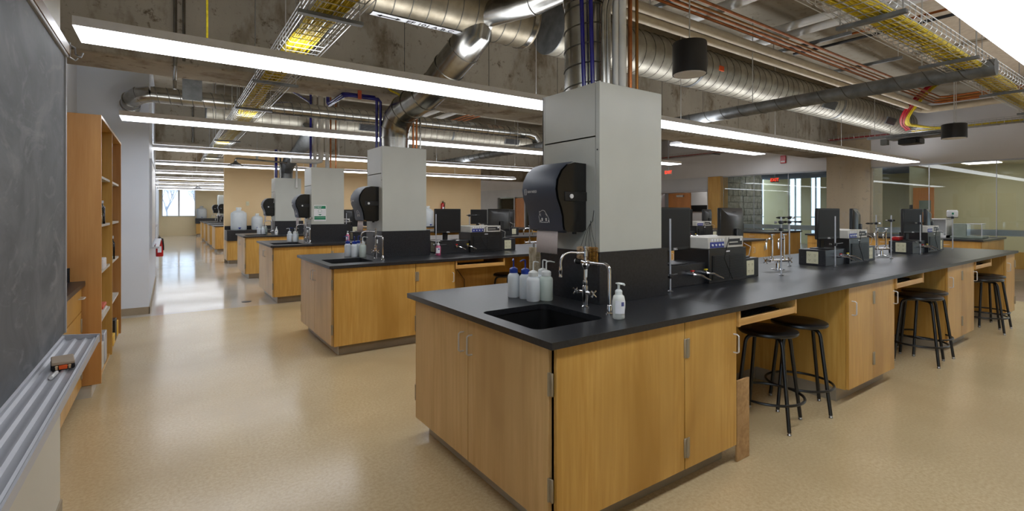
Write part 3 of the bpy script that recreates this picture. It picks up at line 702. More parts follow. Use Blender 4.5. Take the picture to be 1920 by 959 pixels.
# ------------------------------------------------------------------ stools
def stool():
    t = thing('lab_stool', '', 'stool', (0, 0, 0), 'black laboratory stools')
    B().lathe([(0, .605), (.15, .605), (.182, .612), (.19, .622), (.188, .634), (.175, .641), (.1, .640), (0, .638)], n=36).out('seat', 'stool_black', t)
    for k in range(4):
        a = PI/4+k*PI/2; c, s = math.cos(a), math.sin(a)
        B().tube([(0.02*c, .02*s, .596), (.10*c, .10*s, .596)]+[tuple(p) for p in arc((.12*c, .12*s, .596), (.155*c, .155*s, .59), (.163*c, .163*s, .55), 4)]+[(.235*c, .235*s, .018)], .0125, 10).out('leg', 'stool_black', t)
        B().lathe([(0, 0), (.012, 0), (.014, .006), (.009, .012), (.009, .022), (0, .022)], (.236*c, .236*s, 0), 10).out('foot_glide', 'steel', t)
    B().tube([(.222*math.cos(a), .222*math.sin(a), .185) for a in [2*PI*k/36 for k in range(36)]], .009, 8, closed=True).out('foot_ring', 'stool_black', t)
    return t
st0 = stool(); st0.location = (3.42, 1.80, 0); st0.rotation_euler = (0, 0, .25); st0['label'] = 'black backless stool nearest the camera, under the first keyboard drawer'
for (x, y, rz, lb) in ((3.86, 1.80, .62, 'black stool beside the nearest one in the first knee space'), (5.98, 1.68, .15, 'left black stool in the second knee space of the front bench'), (6.36, 1.74, .7, 'right black stool in the second knee space of the front bench'),
                       (8.15, 1.66, .3, 'left black stool in the third knee space of the front bench'), (8.56, 1.72, .75, 'right black stool in the third knee space of the front bench'), (3.62, 5.30, .2, 'black stool in the first knee space of the second bench, left of the wash bottles')):
    dup(st0, (x, y, 0), lb, rz)
o = B().box(2.70, 2.83, 1.60, 1.612, .002, .47, .001).out('plywood_board', 'plywood'); tag(o, 'offcut of pale plywood leaning against the nearest cabinet by the stool', 'board')
o = B().tube([(3.2, 2.295, .86), (3.21, 2.29, .5), (3.17, 2.24, .2), (3.05, 2.1, .012), (2.9, 2.0, .008)], .004, 6).out('power_cord', 'cable_red'); tag(o, 'thin red cord hanging in the first knee space behind the nearest stool', 'cord')
o = B().tube([(2.78, 5.71, .86), (2.8, 5.70, .6), (2.86, 5.70, .3), (2.9, 5.69, .012)], .004, 6).out('power_cord', 'cable_black'); tag(o, 'black cord hanging at the left in the knee space of the second bench', 'cord')
o = B().tube([(3.02, 5.71, .86), (3.08, 5.70, .7), (3.2, 5.70, .55), (3.2, 5.70, .012)], .004, 6).out('power_cord', 'cable_black'); tag(o, 'black cord hanging mid-way in the knee space of the second bench', 'cord')
# ================================================================== BENCH EQUIPMENT
ST = ['first', 'second', 'third']
def monitor():
    t = thing('monitor', '', 'monitor', (0, 0, 0), 'computer monitors')
    w, h, zb = .19, .31, .10
    box('bezel', 'black_plastic', -w, w, -.02, .012, zb, zb+h, t, .005)
    box('screen', 'screen_black', -w+.016, w-.016, -.0215, -.019, zb+.024, zb+h-.014, t)
    q = B(); bm = q.bm
    A = [bm.verts.new(p) for p in ((-w+.004, .012, zb+.004), (w-.004, .012, zb+.004), (w-.004, .012, zb+h-.004), (-w+.004, .012, zb+h-.004))]
    C = [bm.verts.new(p) for p in ((-w*.66, .05, zb+.03), (w*.66, .05, zb+.03), (w*.66, .05, zb+h*.78), (-w*.66, .05, zb+h*.78))]
    for k in range(4): bm.faces.new((A[k], A[(k+1) % 4], C[(k+1) % 4], C[k]))
    bm.faces.new(C); bm.faces.new(A[::-1]); q.out('back_shell', 'black_satin', t)
    q = B(); q.box(-.034, .034, .046, .075, .006, .24, .006).out('stand_neck', 'black_plastic', t)
    B().box(-.10, .10, -.06, .12, 0, .010, .004).out('stand_foot', 'dark_metal', t)
    text('DELL', .022, 'label_white', t, facing(0, -.0205, zb+.011, 0, -1), bold=True).scale = (1, 1, 1)
    text('DELL', .034, 'dark_metal', t, facing(0, .033, zb+h*.86, 0, 1), bold=True)
    return t
MON = monitor(); MON.location = (2.99, 2.26, 1.0715); MON.rotation_euler = (0, 0, .05); MON['label'] = 'dark monitor facing the camera, just right of the foreground column'
def instrument(front):
    t = thing('interface_box', '', 'instrument', (0, 0, 0), 'pale instrument boxes')
    box('case', 'device_grey', -.115, .115, 0, .27, 0, .085, t, .004)
    if front == 'blue':
        box('front_plate', 'device_blue', -.09, .09, -.003, .001, .006, .05, t); 
        for k in range(5): box('socket', 'label_white', -.08+k*.036, -.06+k*.036, -.005, -.002, .056, .074, t)
        for k in range(4): B().cyl((-.066+k*.044, -.010, .028), (-.066+k*.044, -.002, .028), .008, n=10).out('knob', 'label_white', t)
    else:
        box('front_recess', 'dark_metal', -.09, .095, -.003, .001, .02, .068, t)
        box('card_slot', 'device_grey', -.085, .03, -.006, -.002, .038, .046, t); box('switch', 'white_gloss', .062, .085, -.008, -.002, .05, .068, t)
    return t
IA = instrument('blue'); IB = instrument('grey')
def outlet(t, x, y, z, nx, ny, gang=2):
    M = facing(x, y, z, nx, ny)
    w = .055 if gang == 2 else .036
    q = B().box(-w, w, -.06, .06, 0, .005, .002, M=M); o = q.out('outlet_plate', 'outlet_cream', t)
    q = B()
    for sx in ((-1, 1) if gang == 2 else (0,)):
        for sy in (-1, 1):
            c = (sx*.026, sy*.026)
            for dx in (-.006, .006): q.box(c[0]+dx-.0016, c[0]+dx+.0016, c[1]-.002, c[1]+.008, .005, .0056, M=M)
            q.box(c[0]-.003, c[0]+.003, c[1]-.012, c[1]-.007, .005, .0056, M=M)
    q.out('socket_slots', 'outlet_dark', o)['kind'] = 'stuff'
FIRST = {}
def station(i, j, xs, flip=False):
    Y0 = YB[i]; nb = ORD[i]; ns = ST[j]
    t = thing('service_pedestal', 'stepped black service pedestal, %s along the %s bench from its column' % (ns, nb), 'pedestal', (xs, Y0+.63, .9145), 'service pedestals')
    B().box(xs, xs+1.2, Y0+.63, Y0+.88, .9145, 1.07, .002).out('low_housing', 'epoxy', t)
    B().box(xs+.46, xs+.96, Y0+.60, Y0+.91, .9145, 1.17, .003).out('raised_housing', 'black_satin', t)
    o = box('grille_frame', 'black_plastic', xs+.50, xs+.92, Y0+.594, Y0+.60, .94, 1.12, t)
    q = B()
    for k in range(17): q.box(xs+.51, xs+.705, Y0+.588, Y0+.594, .947+k*.0102, .951+k*.0102).box(xs+.715, xs+.91, Y0+.588, Y0+.594, .947+k*.0102, .951+k*.0102)
    q.out('louvres', 'dark_metal', o)['kind'] = 'stuff'
    outlet(t, xs+1.07, Y0+.63, .992, 0, -1); outlet(t, xs, Y0+.75, .992, -1, 0); 
    text('HMOR', .016, 'label_white', t, facing(xs+.71, Y0+.5995, 1.148, 0, -1), 'maker_plate') if False else box('maker_plate', 'label_white', xs+.68, xs+.73, Y0+.5985, Y0+.60, 1.142, 1.152, t)
    for k, (x, cm) in enumerate(((xs+.26, 'red'), (xs+.42, 'cable_yellow'))):
        q = B().tube([(x, Y0+.63, 1.0), (x, Y0+.585, 1.0)], [.016, .012], 10); q.tube([(x, Y0+.60, .99), (x, Y0+.60, 1.02)], .009, 8)
        o = q.out('gas_tap', 'chrome', t)
        B().tube([(x, Y0+.59, 1.0), (x+.03, Y0+.55, .995), (x+.085, Y0+.51, .962)], [.009, .008, .0055], 8).out('nozzle', 'chrome', o)
        B().box(x-.014, x+.014, Y0+.59, Y0+.61, 1.018, 1.030, .003).out('tap_knob', cm, o)
    dup(IA, (xs+.585, Y0+.615, 1.1705), 'pale box with blue sockets on the %s pedestal of the %s bench' % (ns, nb)) if (i, j) != (0, 0) else None
    dup(IB, (xs+.828, Y0+.615, 1.1705), 'plain pale box with a dark slot on the %s pedestal of the %s bench' % (ns, nb)) if (i, j) != (0, 0) else None
    if (i, j) != (0, 0): dup(MON, (xs+.18+(.02 if j else 0), Y0+.70, 1.0715), 'dark monitor facing the camera side on the %s pedestal of the %s bench' % (ns, nb), [.05, -.12, -.25][j])
    dup(MON, (xs+1.02, Y0+.77, 1.0715), 'dark monitor turned away, back showing, on the %s pedestal of the %s bench' % (ns, nb), PI+[.1, .25, .2][j])
    w = B().tube([(xs+.72, Y0+.6, 1.25), (xs+.64, Y0+.56, 1.22), (xs+.60, Y0+.565, 1.1), (xs+.66, Y0+.56, 1.0), (xs+.72, Y0+.57, .935), (xs+.80, Y0+.55, .918)], .0028, 5).out('instrument_lead', 'cable_black')
    tag(w, 'black lead looping down the grille of the %s pedestal of the %s bench' % (ns, nb), 'cable', 'instrument leads')
    w = B().tube([(xs+.93, Y0+.60, 1.2), (xs+1.0, Y0+.585, 1.17), (xs+1.0, Y0+.60, 1.1), (xs+.99, Y0+.66, 1.073)], .0028, 5).out('instrument_lead', 'pipe_white')
    tag(w, 'white lead hanging beside the box on the %s pedestal of the %s bench' % (ns, nb), 'cable', 'instrument leads')
IA.location = (2.83+.585, YB[0]+.615, 1.1705); IA['label'] = 'pale box with blue sockets on the pedestal beside the foreground column'
IB.location = (2.83+.828, YB[0]+.615, 1.1705); IB['label'] = 'plain pale box with dark slot on the pedestal beside the foreground column'
for i, xl in ((0, (2.83, 5.25, 7.62)), (1, (2.76, 5.25, 7.62)), (2, (2.76, 5.25)), (3, (2.76,))):
    for j, xs in enumerate(xl): station(i, j, xs)
# support rods and clamps
def rod(x, y, lab, h=.49):
    t = thing('support_rod', lab, 'rod', (x, y, .9145), 'support rods')
    B().lathe([(0, .9145), (.019, .9145), (.019, .919), (.010, .924), (.0065, .926)], (x, y, 0), 14).out('base_flange', 'steel', t)
    B().cyl((x, y, .92), (x, y, .9145+h), .0063, n=10).out('shaft', 'alu', t)
def clamp(x, y, z, L, ang, lab, jaws=True):
    t = thing('clamp', lab, 'clamp', (x, y, z), 'rod clamps')
    c, s = math.cos(ang), math.sin(ang)
    B().box(x-.014, x+.014, y-.014, y+.014, z-.014, z+.014, .003).out('boss_head', 'dark_metal', t)
    B().tube([(x-.03*s, y+.03*c, z), (x-.05*s, y+.05*c, z)], [.008, .011], 8).out('thumb_screw', 'steel', t)
    B().tube([(x-.04*c, y-.04*s, z+.004), (x+L*c, y+L*s, z+.004)], .0055, 8).out('arm', 'dark_metal', t)
    if jaws:
        for k in (-1, 1): B().tube([(x+L*c, y+L*s, z), (x+(L+.02)*c-k*.025*s, y+(L+.02)*s+k*.025*c, z), (x+(L+.07)*c-k*.018*s, y+(L+.07)*s+k*.018*c, z)], [.007, .009, .005], 6).out('jaw', 'black_plastic', t)
RODS = [(2.76, 2.11, 'bare support rod standing in front of the first monitor'), (4.22, 2.11, 'support rod with two clamps by the first faucet pair'), (5.0, 2.42, 'support rod behind the first faucet pair'), (5.31, 2.14, 'support rod before the second front bench monitor'),
        (6.70, 2.13, 'support rod in front of the second faucet pair'), (7.22, 2.45, 'support rod behind the second faucet pair'), (7.72, 2.15, 'support rod before the third front bench monitor'), (9.02, 2.15, 'lone support rod near the far end of the front bench')]
for x, y, lb in RODS: rod(x, y, lb)
for x, y, lb in ((2.70, 5.52, 'support rod left of the second bench monitor'), (3.42, 5.95, 'support rod behind the pale boxes on the second bench'), (2.62, 8.98, 'left support rod behind the pink soap on the third bench'), (2.92, 8.75, 'right support rod on the third bench, seen left of the towel dispenser')): rod(x, y, lb, .5)
for a in ((2.76, 2.11, 1.02, .10, .2, 'small clamp low on the bare rod in front of the first monitor', False), (4.22, 2.11, 1.36, .16, .4, 'upper clamp on the rod by the first faucet pair'), (4.22, 2.11, 1.30, .03, .4, 'lower clamp on the rod by the first faucet pair', False),
          (5.0, 2.42, 1.345, .2, .1, 'clamp reaching right from the rod behind the first faucet pair'), (5.0, 2.42, 1.39, .1, 3.0, 'clamp reaching left from the rod behind the first faucet pair'),
          (5.31, 2.14, 1.13, .22, .1, 'thin arm clamped to the rod before the second monitor', False), (6.70, 2.13, 1.345, .14, .3, 'clamp at the top of the rod before the second faucet pair'), (7.22, 2.45, 1.30, .12, 3.0, 'clamp on the rod behind the second faucet pair'),
          (7.72, 2.15, 1.30, .14, .2, 'clamp on the rod before the third monitor'), (7.72, 2.15, 1.06, .1, .2, 'low clamp on the rod before the third monitor', False), (2.70, 5.52, 1.03, .15, .1, 'clamp low on the rod left of the second bench monitor', False),
          (3.42, 5.95, 1.39, .08, -.2, 'clamp on the rod behind the pale boxes on the second bench'), (2.92, 8.75, 1.33, .16, 3.0, 'clamp between the two rods of the third bench')): clamp(*a)
# ring with pot on the lone rod
t = thing('ring_support', 'iron ring clamped on the lone rod near the bench end', 'ring', (9.02, 2.15, 1.36))
B().tube([(9.02, 2.15, 1.36), (9.07, 2.16, 1.36)], .006, 6).out('arm', 'dark_metal', t); B().tube([(9.13+.06*math.cos(a), 2.18+.06*math.sin(a), 1.36) for a in [2*PI*k/20 for k in range(20)]], .004, 6, closed=True).out('ring', 'dark_metal', t); B().box(9.005, 9.035, 2.135, 2.165, 1.345, 1.375, .003).out('boss_head', 'dark_metal', t)
t = thing('calorimeter_pot', 'white lidded pot resting in the iron ring', 'pot', (9.13, 2.18, 1.364))
B().lathe([(0, 1.3645), (.05, 1.3645), (.062, 1.38), (.062, 1.45), (.05, 1.465), (0, 1.467)], (9.13, 2.18, 0), 20).out('body', 'white_gloss', t); B().tube([(9.19, 2.18, 1.44), (9.215, 2.18, 1.43), (9.215, 2.18, 1.40), (9.19, 2.18, 1.39)], .005, 6).out('pot_handle', 'red', t); box('sticker', 'green_sign', 9.068, 9.08, 2.15, 2.17, 1.40, 1.43, t)
# paired bench faucets
def pair(loc, lab):
    t = thing('faucet_pair', '', 'faucet', (0, 0, 0), 'paired bench faucets')
    B().lathe([(0, 0), (.05, 0), (.05, .005), (.016, .01), (.014, .05), (0, .06)], n=18).out('base', 'chrome', t)
    B().tube([(-.075, 0, .07), (.085, 0, .07)], .013, 10).tube([(0, 0, .03), (0, 0, .075)], .012, 10).out('cross_bar', 'chrome', t)
    for s in (-.055, .055):
        q = B().tube([(s, 0, .07), (s, 0, .25)], .0075, 8); q.lathe([(.0075, .065), (.014, .07), (.014, .095), (.0075, .10)], (s, 0, 0), 10); o = q.out('stem', 'chrome', t)
        B().tube([(s, 0, .235), (s-.04, -.02, .24)]+[tuple(p) for p in arc((s-.05, -.025, .24), (s-.085, -.04, .238), (s-.088, -.042, .20), 5)]+[(s-.088, -.042, .16)], [.007]*8+[.004], 8).out('spout', 'chrome', o)
        q = B().lathe([(.006, .25), (.006, .262), (.022, .266), (.022, .272), (0, .275)], (s, 0, 0), 10); q.out('valve_wheel', 'chrome', o)
    for s in (-1, 1):
        q = B().tube([(.08*s, 0, .07), (.115*s, 0, .07)], .009, 8)
        for a in range(4): an = PI/4+a*PI/2; q.tube([(.11*s, 0, .07), (.115*s, .026*math.cos(an), .07+.026*math.sin(an))], .0045, 6)
        q.out('cross_handle', 'chrome', t)
    t.location = loc; t['label'] = lab
    return t
fp = pair((4.62, 2.34, .9145), 'chrome faucet pair between the first and second pedestals of the front bench'); fp.rotation_euler = (0, 0, -.35); fp.scale = (1.2, 1.2, 1.2)
dup(fp, (7.06, 2.34, .9145), 'chrome faucet pair between the second and third pedestals of the front bench')
dup(fp, (4.36, YB[1]+.73, .9145), 'chrome faucet pair on the second bench behind the foreground monitor')
dup(fp, (2.45, YB[2]+1.2, .9145), 'chrome faucet pair seen left of the second bench monitor, on the third bench')
o = B().box(7.70, 7.92, 2.36, 2.46, 1.071, 1.12, .012).out('red_box', 'red'); tag(o, 'small red box at the left foot of the third front bench monitor', 'box')
# ------------------------------------------------------------------ eye wash sign on the third column
t = thing('eyewash_sign', 'green and white emergency eye wash sign on the third column', 'sign', (2.03, CY[2]-.002, 1.4))
yy = CY[2]-.003
B().box(2.06, 2.265, yy, yy+.003, 1.275, 1.555).out('sign_plate', 'white_gloss', t)
for z0, z1 in ((1.49, 1.54), (1.335, 1.36), (1.30, 1.332)): box('green_band', 'green_sign', 2.068, 2.257, yy-.001, yy, z0, z1, t)
text('Emergency', .026, 'white_gloss', t, facing(2.135, yy-.0015, 1.527, 0, -1), bold=True); text('Eye Wash', .026, 'white_gloss', t, facing(2.126, yy-.0015, 1.503, 0, -1), bold=True)
B().tube([(2.162+.030*math.cos(a), yy-.001, 1.452+.030*math.sin(a)) for a in [2*PI*k/24 for k in range(24)]], .0016, 4, closed=True).out('eye_outline', 'green_sign', t)
B().prism([(2.135, 1.395), (2.19, 1.395), (2.18, 1.382), (2.168, 1.378), (2.163, 1.368), (2.158, 1.378), (2.146, 1.382)], 'y', yy-.001, yy).out('basin_symbol', 'green_sign', t)
o = B().tube([(2.0, 9.1, 1.31), (2.0, 8.92, 1.33)], .012, 8).lathe([(0, -.02), (.02, -.015), (.02, .015), (0, .02)], (2.0, 8.9, 1.33), 10).out('eyewash_nozzle', 'chrome'); tag(o, 'chrome eyewash arm with dark end beside the green sign', 'pipe')
# ================================================================== CARBOY BENCH, FAR BENCHES, FAR THINGS
t = thing('trough_cabinet', 'maple cabinet with a deep black trough sink against the tan wall', 'cabinet', (1.29, 15.35, 0))
B().box(1.31, 4.4, 15.40, 16.08, .1, .63, .002).out('carcass', 'maple', t); B().box(1.285, 1.308, 15.42, 16.07, .1, .63).out('end_panel', 'maple_daylit', t)
B().box(1.29, 4.42, 15.36, 16.085, .63, .915, .004).out('trough', 'epoxy', t); B().box(1.29, 4.42, 16.06, 16.088, .915, 1.02).out('backsplash', 'epoxy', t); B().box(1.35, 4.3, 15.46, 16.0, 0, .1).out('toe_kick', 'toe_grey', t)
def carboy(r, h, loc, lab):
    t = thing('carboy', lab, 'carboy', loc, 'plastic carboys'); x, y, z = loc
    B().lathe([(0, z), (r*.95, z), (r, z+.02), (r, z+h*.68), (r*.94, z+h*.76), (r*.6, z+h*.84), (r*.3, z+h*.87), (r*.28, z+h*.93)], (x, y, 0), 28).out('body', 'carboy_poly', t)
    B().lathe([(0, z+h), (r*.3, z+h), (r*.34, z+h*.985), (r*.34, z+h*.91), (0, z+h*.91)], (x, y, 0), 16).out('cap', 'cap_white', t)
    B().tube([(x, y-r+.01, z+.05), (x, y-r-.05, z+.05)], .018, 8).box(x-.035, x+.035, y-r-.05, y-r-.03, z+.055, z+.075, .003).out('spigot', 'cap_blue', t)
carboy(.20, .63, (1.60, 15.66, .916), 'big translucent carboy standing left in front of the tan wall'); carboy(.145, .46, (2.06, 15.66, .916), 'smaller translucent carboy right of the big one, before the tan wall')
carboy(.145, .46, (6.05, 15.66, .916), 'left translucent carboy seen between the second bench monitors'); carboy(.20, .70, (7.35, 15.66, .916), 'translucent carboy showing its top behind the second bench monitors')
t = thing('wall_cabinet', 'maple cabinet along the tan wall behind the second bench monitors', 'cabinet', (5.2, 15.35, 0)); box('carcass', 'maple', 5.2, 9.6, 15.4, 16.08, .1, .88, t); box('top', 'epoxy', 5.18, 9.62, 15.36, 16.085, .88, .915, t); box('toe_kick', 'toe_grey', 5.25, 9.55, 15.46, 16, 0, .1, t)
COLROOTS = [o for o in COL.objects if o.name.startswith('service_column')]
for k, (y, lb) in enumerate(((20.1, 'nearest'), (22.85, 'second'), (25.6, 'third'), (28.4, 'farthest'))):
    t = thing('lab_bench', '%s of the small lab bench ends beyond the tan wall' % lb, 'bench', (1.3, y, 0), 'lab benches beyond the tan wall')
    box('worktop', 'epoxy', 1.29, 5.5, y, y+1.5, .884, .914, t); box('carcass', 'maple', 1.345, 5.4, y+.035, y+1.465, .1, .884, t)
    for s in (0, 1): box('door', 'maple_daylit', 1.325, 1.344, y+.06+s*.70, y+.74+s*.70, .105, .875, t)
    box('toe_kick', 'toe_grey', 1.4, 5.3, y+.11, y+1.39, 0, .1, t)
    if k < 3:
        yd = [20.4, 23.8, 27.2][k]+.8-.275
        dup(COLROOTS[3], (1.965, yd, .914), 'small pale pipe enclosure beyond the tan wall, %s there' % ['nearest', 'second', 'third'][k])
    dup(f0, (1.92, y+.4, .9145), 'tiny chrome tap on the %s bench beyond the tan wall' % lb)
t = thing('end_cabinet', 'low maple cabinet with black top under the far window', 'cabinet', (1.3, 33.8, 0)); box('carcass', 'maple', 1.3, 3.3, 33.9, 34.58, .1, .7, t); box('top', 'epoxy', 1.27, 3.3, 33.85, 34.585, .7, 1.0, t); box('toe_kick', 'toe_grey', 1.35, 3.2, 33.95, 34.5, 0, .1, t)
carboy(.26, .72, (1.58, 34.2, 1.001), 'greyish carboy by the far window at the end of the aisle')
def shower(loc, lab):
    t = thing('emergency_shower', '', 'shower', (0, 0, 0), 'emergency showers')
    B().lathe([(.02, .02), (.05, -.02), (.16, -.075), (.16, -.09), (.10, -.085), (.015, -.03), (0, -.03)], n=24).out('shower_head', 'steel', t)
    B().tube([(0, 0, .01), (0, 0, .03)]+[tuple(p) for p in arc((0, 0, .045), (0, 0, .075), (.05, 0, .075), 5)]+[(1.05, .3, .06)], .02, 10).out('pipe', 'galv', t)
    B().tube([(.78, .23, .065), (.79, .23, -.7), (.77, .23, -.86), (.84, .23, -.86), (.8, .23, -.7)], .004, 5).out('pull_rod', 'wire', t)
    B().cyl((.42, .12, .06), (.42, .12, .17), .025, n=10).out('coupling', 'pipe_white', t); B().cyl((.42, .12, .17), (.42, .12, ZS-loc[2]), .004, n=6).out('hanger', 'wire', t)
    t.location = loc; t['label'] = lab
    return t
sh = shower((1.16, 11.9, 2.49), 'emergency shower head on a pipe beside the fourth column'); dup(sh, (1.0, 24.5, 2.47), 'small dark shower head far down the aisle, before the window')
def extinguisher(x, y, z, h, lab, nx):
    t = thing('fire_extinguisher', lab, 'extinguisher', (x, y, z)); r = h*.15
    B().lathe([(0, z), (r*.95, z), (r, z+.02), (r, z+h*.7), (r*.7, z+h*.8), (r*.3, z+h*.84), (r*.3, z+h*.88)], (x, y, 0), 20).out('cylinder', 'red', t)
    B().box(x-.02, x+.02, y-.06, y+.02, z+h*.88, z+h*.94, .004).box(x-.012, x+.012, y-.09, y+.02, z+h*.97, z+h, .003).out('valve_handle', 'dark_metal', t)
    B().tube([(x, y-.02, z+h*.9), (x+r*.8, y-r-.02, z+h*.86), (x+r*1.05, y-.03, z+h*.5), (x+r*1.05, y-.03, z+h*.3)], .012, 8).out('hose', 'cable_black', t)
    box('label_sticker', 'label_white', x-r*.5, x+r*.5, y-r-.002, y-r+.004, z+h*.2, z+h*.5, t)
extinguisher(-.155, 12.4, .52, .42, 'red fire extinguisher on the aisle wall beyond the stub corner', 0)
extinguisher(8.1, 16.03, 1.38, .42, 'small red extinguisher hung on the tan wall', 0)
# whiteboards and their trays along the aisle wall
for k, (ya, yb, xw) in enumerate(((8.95, 11.6, -.229), (16.4, 19.4, -.459), (21.0, 24.0, -.459))):
    t = thing('whiteboard', ['nearest whiteboard on the stub wall side, seen edge-on with its tray', 'second whiteboard along the aisle wall', 'farthest whiteboard along the aisle wall'][k], 'whiteboard', (xw, ya, .9))
    box('panel', 'white_gloss', xw+.001, xw+.018, ya, yb, .95, 2.2, t)
    for a, b2, c, d in ((ya-.02, ya, .93, 2.22), (yb, yb+.02, .93, 2.22), (ya, yb, 2.2, 2.22)): box('frame', 'alu', xw, xw+.026, a, b2, c, d, t)
    box('tray', 'alu', xw, xw+.11, ya, yb, .90, .925, t)
for k, (y, mt) in enumerate(((9.0, 'black_plastic'), (9.2, 'red'), (9.4, 'label_blue'))):
    o = B().cyl((-.17, y, .934), (-.17, y+.13, .934), .008, n=8).out('marker', mt); tag(o, '%s marker pen lying on the tray of the nearest whiteboard' % ['black', 'red', 'blue'][k], 'marker')
# ================================================================== LEFT: CHALKBOARD, BOOKCASE, ALCOVE
t = thing('chalkboard', 'large grey chalkboard smeared with chalk, cropped by the left edge', 'chalkboard', (XL, 0, .9))
ye = 3.10
box('slate', 'chalk_slate', XL+.001, XL+.018, .62, ye, .885, 2.185, t); box('edge_strip', 'alu', XL+.001, XL+.024, ye, ye+.018, .885, 2.19, t)
tr = box('map_rail', 'alu', XL+.001, XL+.03, .62, ye+.02, 2.185, 2.255, t, .003); box('cork_strip', 'oak_trim', XL+.03, XL+.034, .62, ye+.02, 2.197, 2.243, tr)
B().tube([(XL+.03, ye+.025, 2.25), (XL+.05, ye+.04, 2.24), (XL+.052, ye+.045, 2.21), (XL+.07, ye+.05, 2.20), (XL+.078, ye+.055, 2.225)], .004, 6).tube([(XL+.03, ye+.03, 2.19), (XL+.05, ye+.045, 2.18), (XL+.06, ye+.05, 2.195)], .004, 6).box(XL+.02, XL+.036, ye+.018, ye+.03, 2.19, 2.26, .002).out('rail_hook', 'steel', tr)
prof = [(XL+.019, .875), (XL+.019, .862), (XL+.145, .838), (XL+.150, .842), (XL+.150, .872), (XL+.144, .872), (XL+.138, .862)]
for k in range(3):
    c = XL+.115-k*.037
    prof += [(c+.016, .864+k*.002), (c+.008, .858+k*.002), (c-.006, .858+k*.002), (c-.014, .866+k*.002)]
prof += [(XL+.028, .884), (XL+.019, .886)]
B().prism(prof, 'y', .62, 3.03).out('chalk_tray', 'alu', t)
B().prism([(XL+.019, .89), (XL+.019, .86), (XL+.15, .836), (XL+.153, .84), (XL+.153, .876)], 'y', 3.03, 3.036).out('tray_end_cap', 'alu', t)
t = thing('chalk_eraser', 'felt chalk eraser with pale wooden back lying on the chalk tray', 'eraser', (XL+.085, 2.45, .866)); 
er = Matrix.Translation((XL+.088, 2.52, .866)) @ Matrix.Rotation(.15, 4, 'Z')
B().box(-.034, .034, -.062, .062, 0, .018, .006, 2, M=er).out('felt', 'eraser_felt', t); B().box(-.033, .033, -.060, .060, .0185, .030, .003, M=er).out('wooden_back', 'eraser_wood', t)
B().box(-.013, .013, -.0628, .0628, .003, .0178, .002, M=er).out('orange_stripe', 'orange_paint', t); B().box(-.023, -.0135, -.0626, .0626, .003, .0178, .002, M=er).box(.0135, .023, -.0626, .0626, .003, .0178, .002, M=er).out('pale_stripe', 'bristle', t)
o = B().tube([(XL+.078, 2.36, .868), (XL+.083, 2.43, .868)], .0065, 8).out('chalk', 'white_gloss'); tag(o, 'white stick of chalk beside the eraser on the tray', 'chalk')
# bookcase
t = thing('bookcase', 'tall open maple bookcase beside the chalkboard, facing the aisle', 'bookcase', (-.7, 6, 0)); fx, bx = -.435, -.99
SH = [.115, .56, .96, 1.345, 1.745, 2.19]
box('side_panel', 'birch_pale', bx, fx, 5.02, 5.045, .1, 2.21, t, .001); box('side_panel', 'birch_pale', bx, fx, 6.95, 6.975, .1, 2.21, t, .001); box('divider', 'maple', bx, fx-.004, 5.975, 6.0, .1, 2.19, t)
box('back_panel', 'maple', bx, bx+.01, 5.045, 6.95, .1, 2.19, t); box('top_panel', 'maple', bx, fx, 5.045, 6.95, 2.19, 2.21, t)
for a, b2 in ((5.046, 5.974), (6.001, 6.949)):
    for z in SH[:-1]: box('shelf', 'maple' if z < .2 else 'device_grey', bx+.01, fx-.02, a, b2, z-.02, z, t)
B().box(bx+.02, fx-.06, 5.03, 6.96, 0, .095).out('toe_kick', 'toe_white', t)
def item(nm, mt, x, y, z, dx, dy, dz, lab, cat='box'):
    o = B().box(x-dx, x+dx, y-dy, y+dy, z+.001, z+dz, .006).out(nm, mt); tag(o, lab, cat)
def jar(x, y, z, r, h, lab):
    t = thing('glass_jar', lab, 'jar', (x, y, z), 'jars on the bookcase')
    B().lathe([(0, z+.001), (r, z+.001), (r, z+h*.7), (r*.7, z+h*.82), (r*.7, z+h*.9)], (x, y, 0), 18).out('body', 'jar_glass', t); B().lathe([(0, z+h*.88), (r*.78, z+h*.88), (r*.78, z+h), (0, z+h)], (x, y, 0), 16).out('lid', 'alu', t)
jar(-.50, 5.50, 1.345, .05, .2, 'glass jar at eye level, front of the left bookcase bay'); jar(-.51, 5.66, 1.345, .045, .16, 'shorter glass jar behind the front one in the left bookcase bay'); jar(-.50, 6.5, .96, .045, .24, 'glass bottle on the middle shelf of the right bookcase bay')
item('card_box', 'paper', -.50, 5.5, .96, .05, .1, .09, 'white card box on the middle shelf of the left bookcase bay'); item('grey_tray', 'device_grey', -.495, 5.5, .56, .045, .2, .05, 'pale shallow tray on the lower shelf of the left bookcase bay', 'tray')
item('red_folder', 'orange_tag', -.51, 5.6, .61, .05, .14, .03, 'reddish flat folder on top of the pale tray in the bookcase', 'folder')
item('magazine_file', 'device_grey', -.51, 5.42, .115, .05, .09, .22, 'grey file box standing on the bottom left shelf of the bookcase'); item('magazine_file', 'alu', -.51, 5.66, .115, .05, .1, .27, 'second grey file box behind the first on the bottom shelf')
item('yellow_tool', 'yellow_plastic', -.50, 6.35, .115, .05, .1, .10, 'low yellow tool nearest on the bottom right shelf of the bookcase', 'tool'); item('black_tool', 'black_plastic', -.50, 6.56, .115, .05, .08, .22, 'black tool behind the yellow one on the bottom shelf', 'tool'); item('yellow_tool', 'yellow_plastic', -.50, 6.78, .115, .05, .07, .16, 'taller yellow tool farthest back on the bottom right shelf', 'tool')
t = thing('alcove_cabinet', 'low maple cabinet with drawer between chalkboard wall and bookcase', 'cabinet', (-.7, 4, 0))
box('carcass', 'maple', -.98, -.57, 3.14, 5.0, .1, .88, t); 
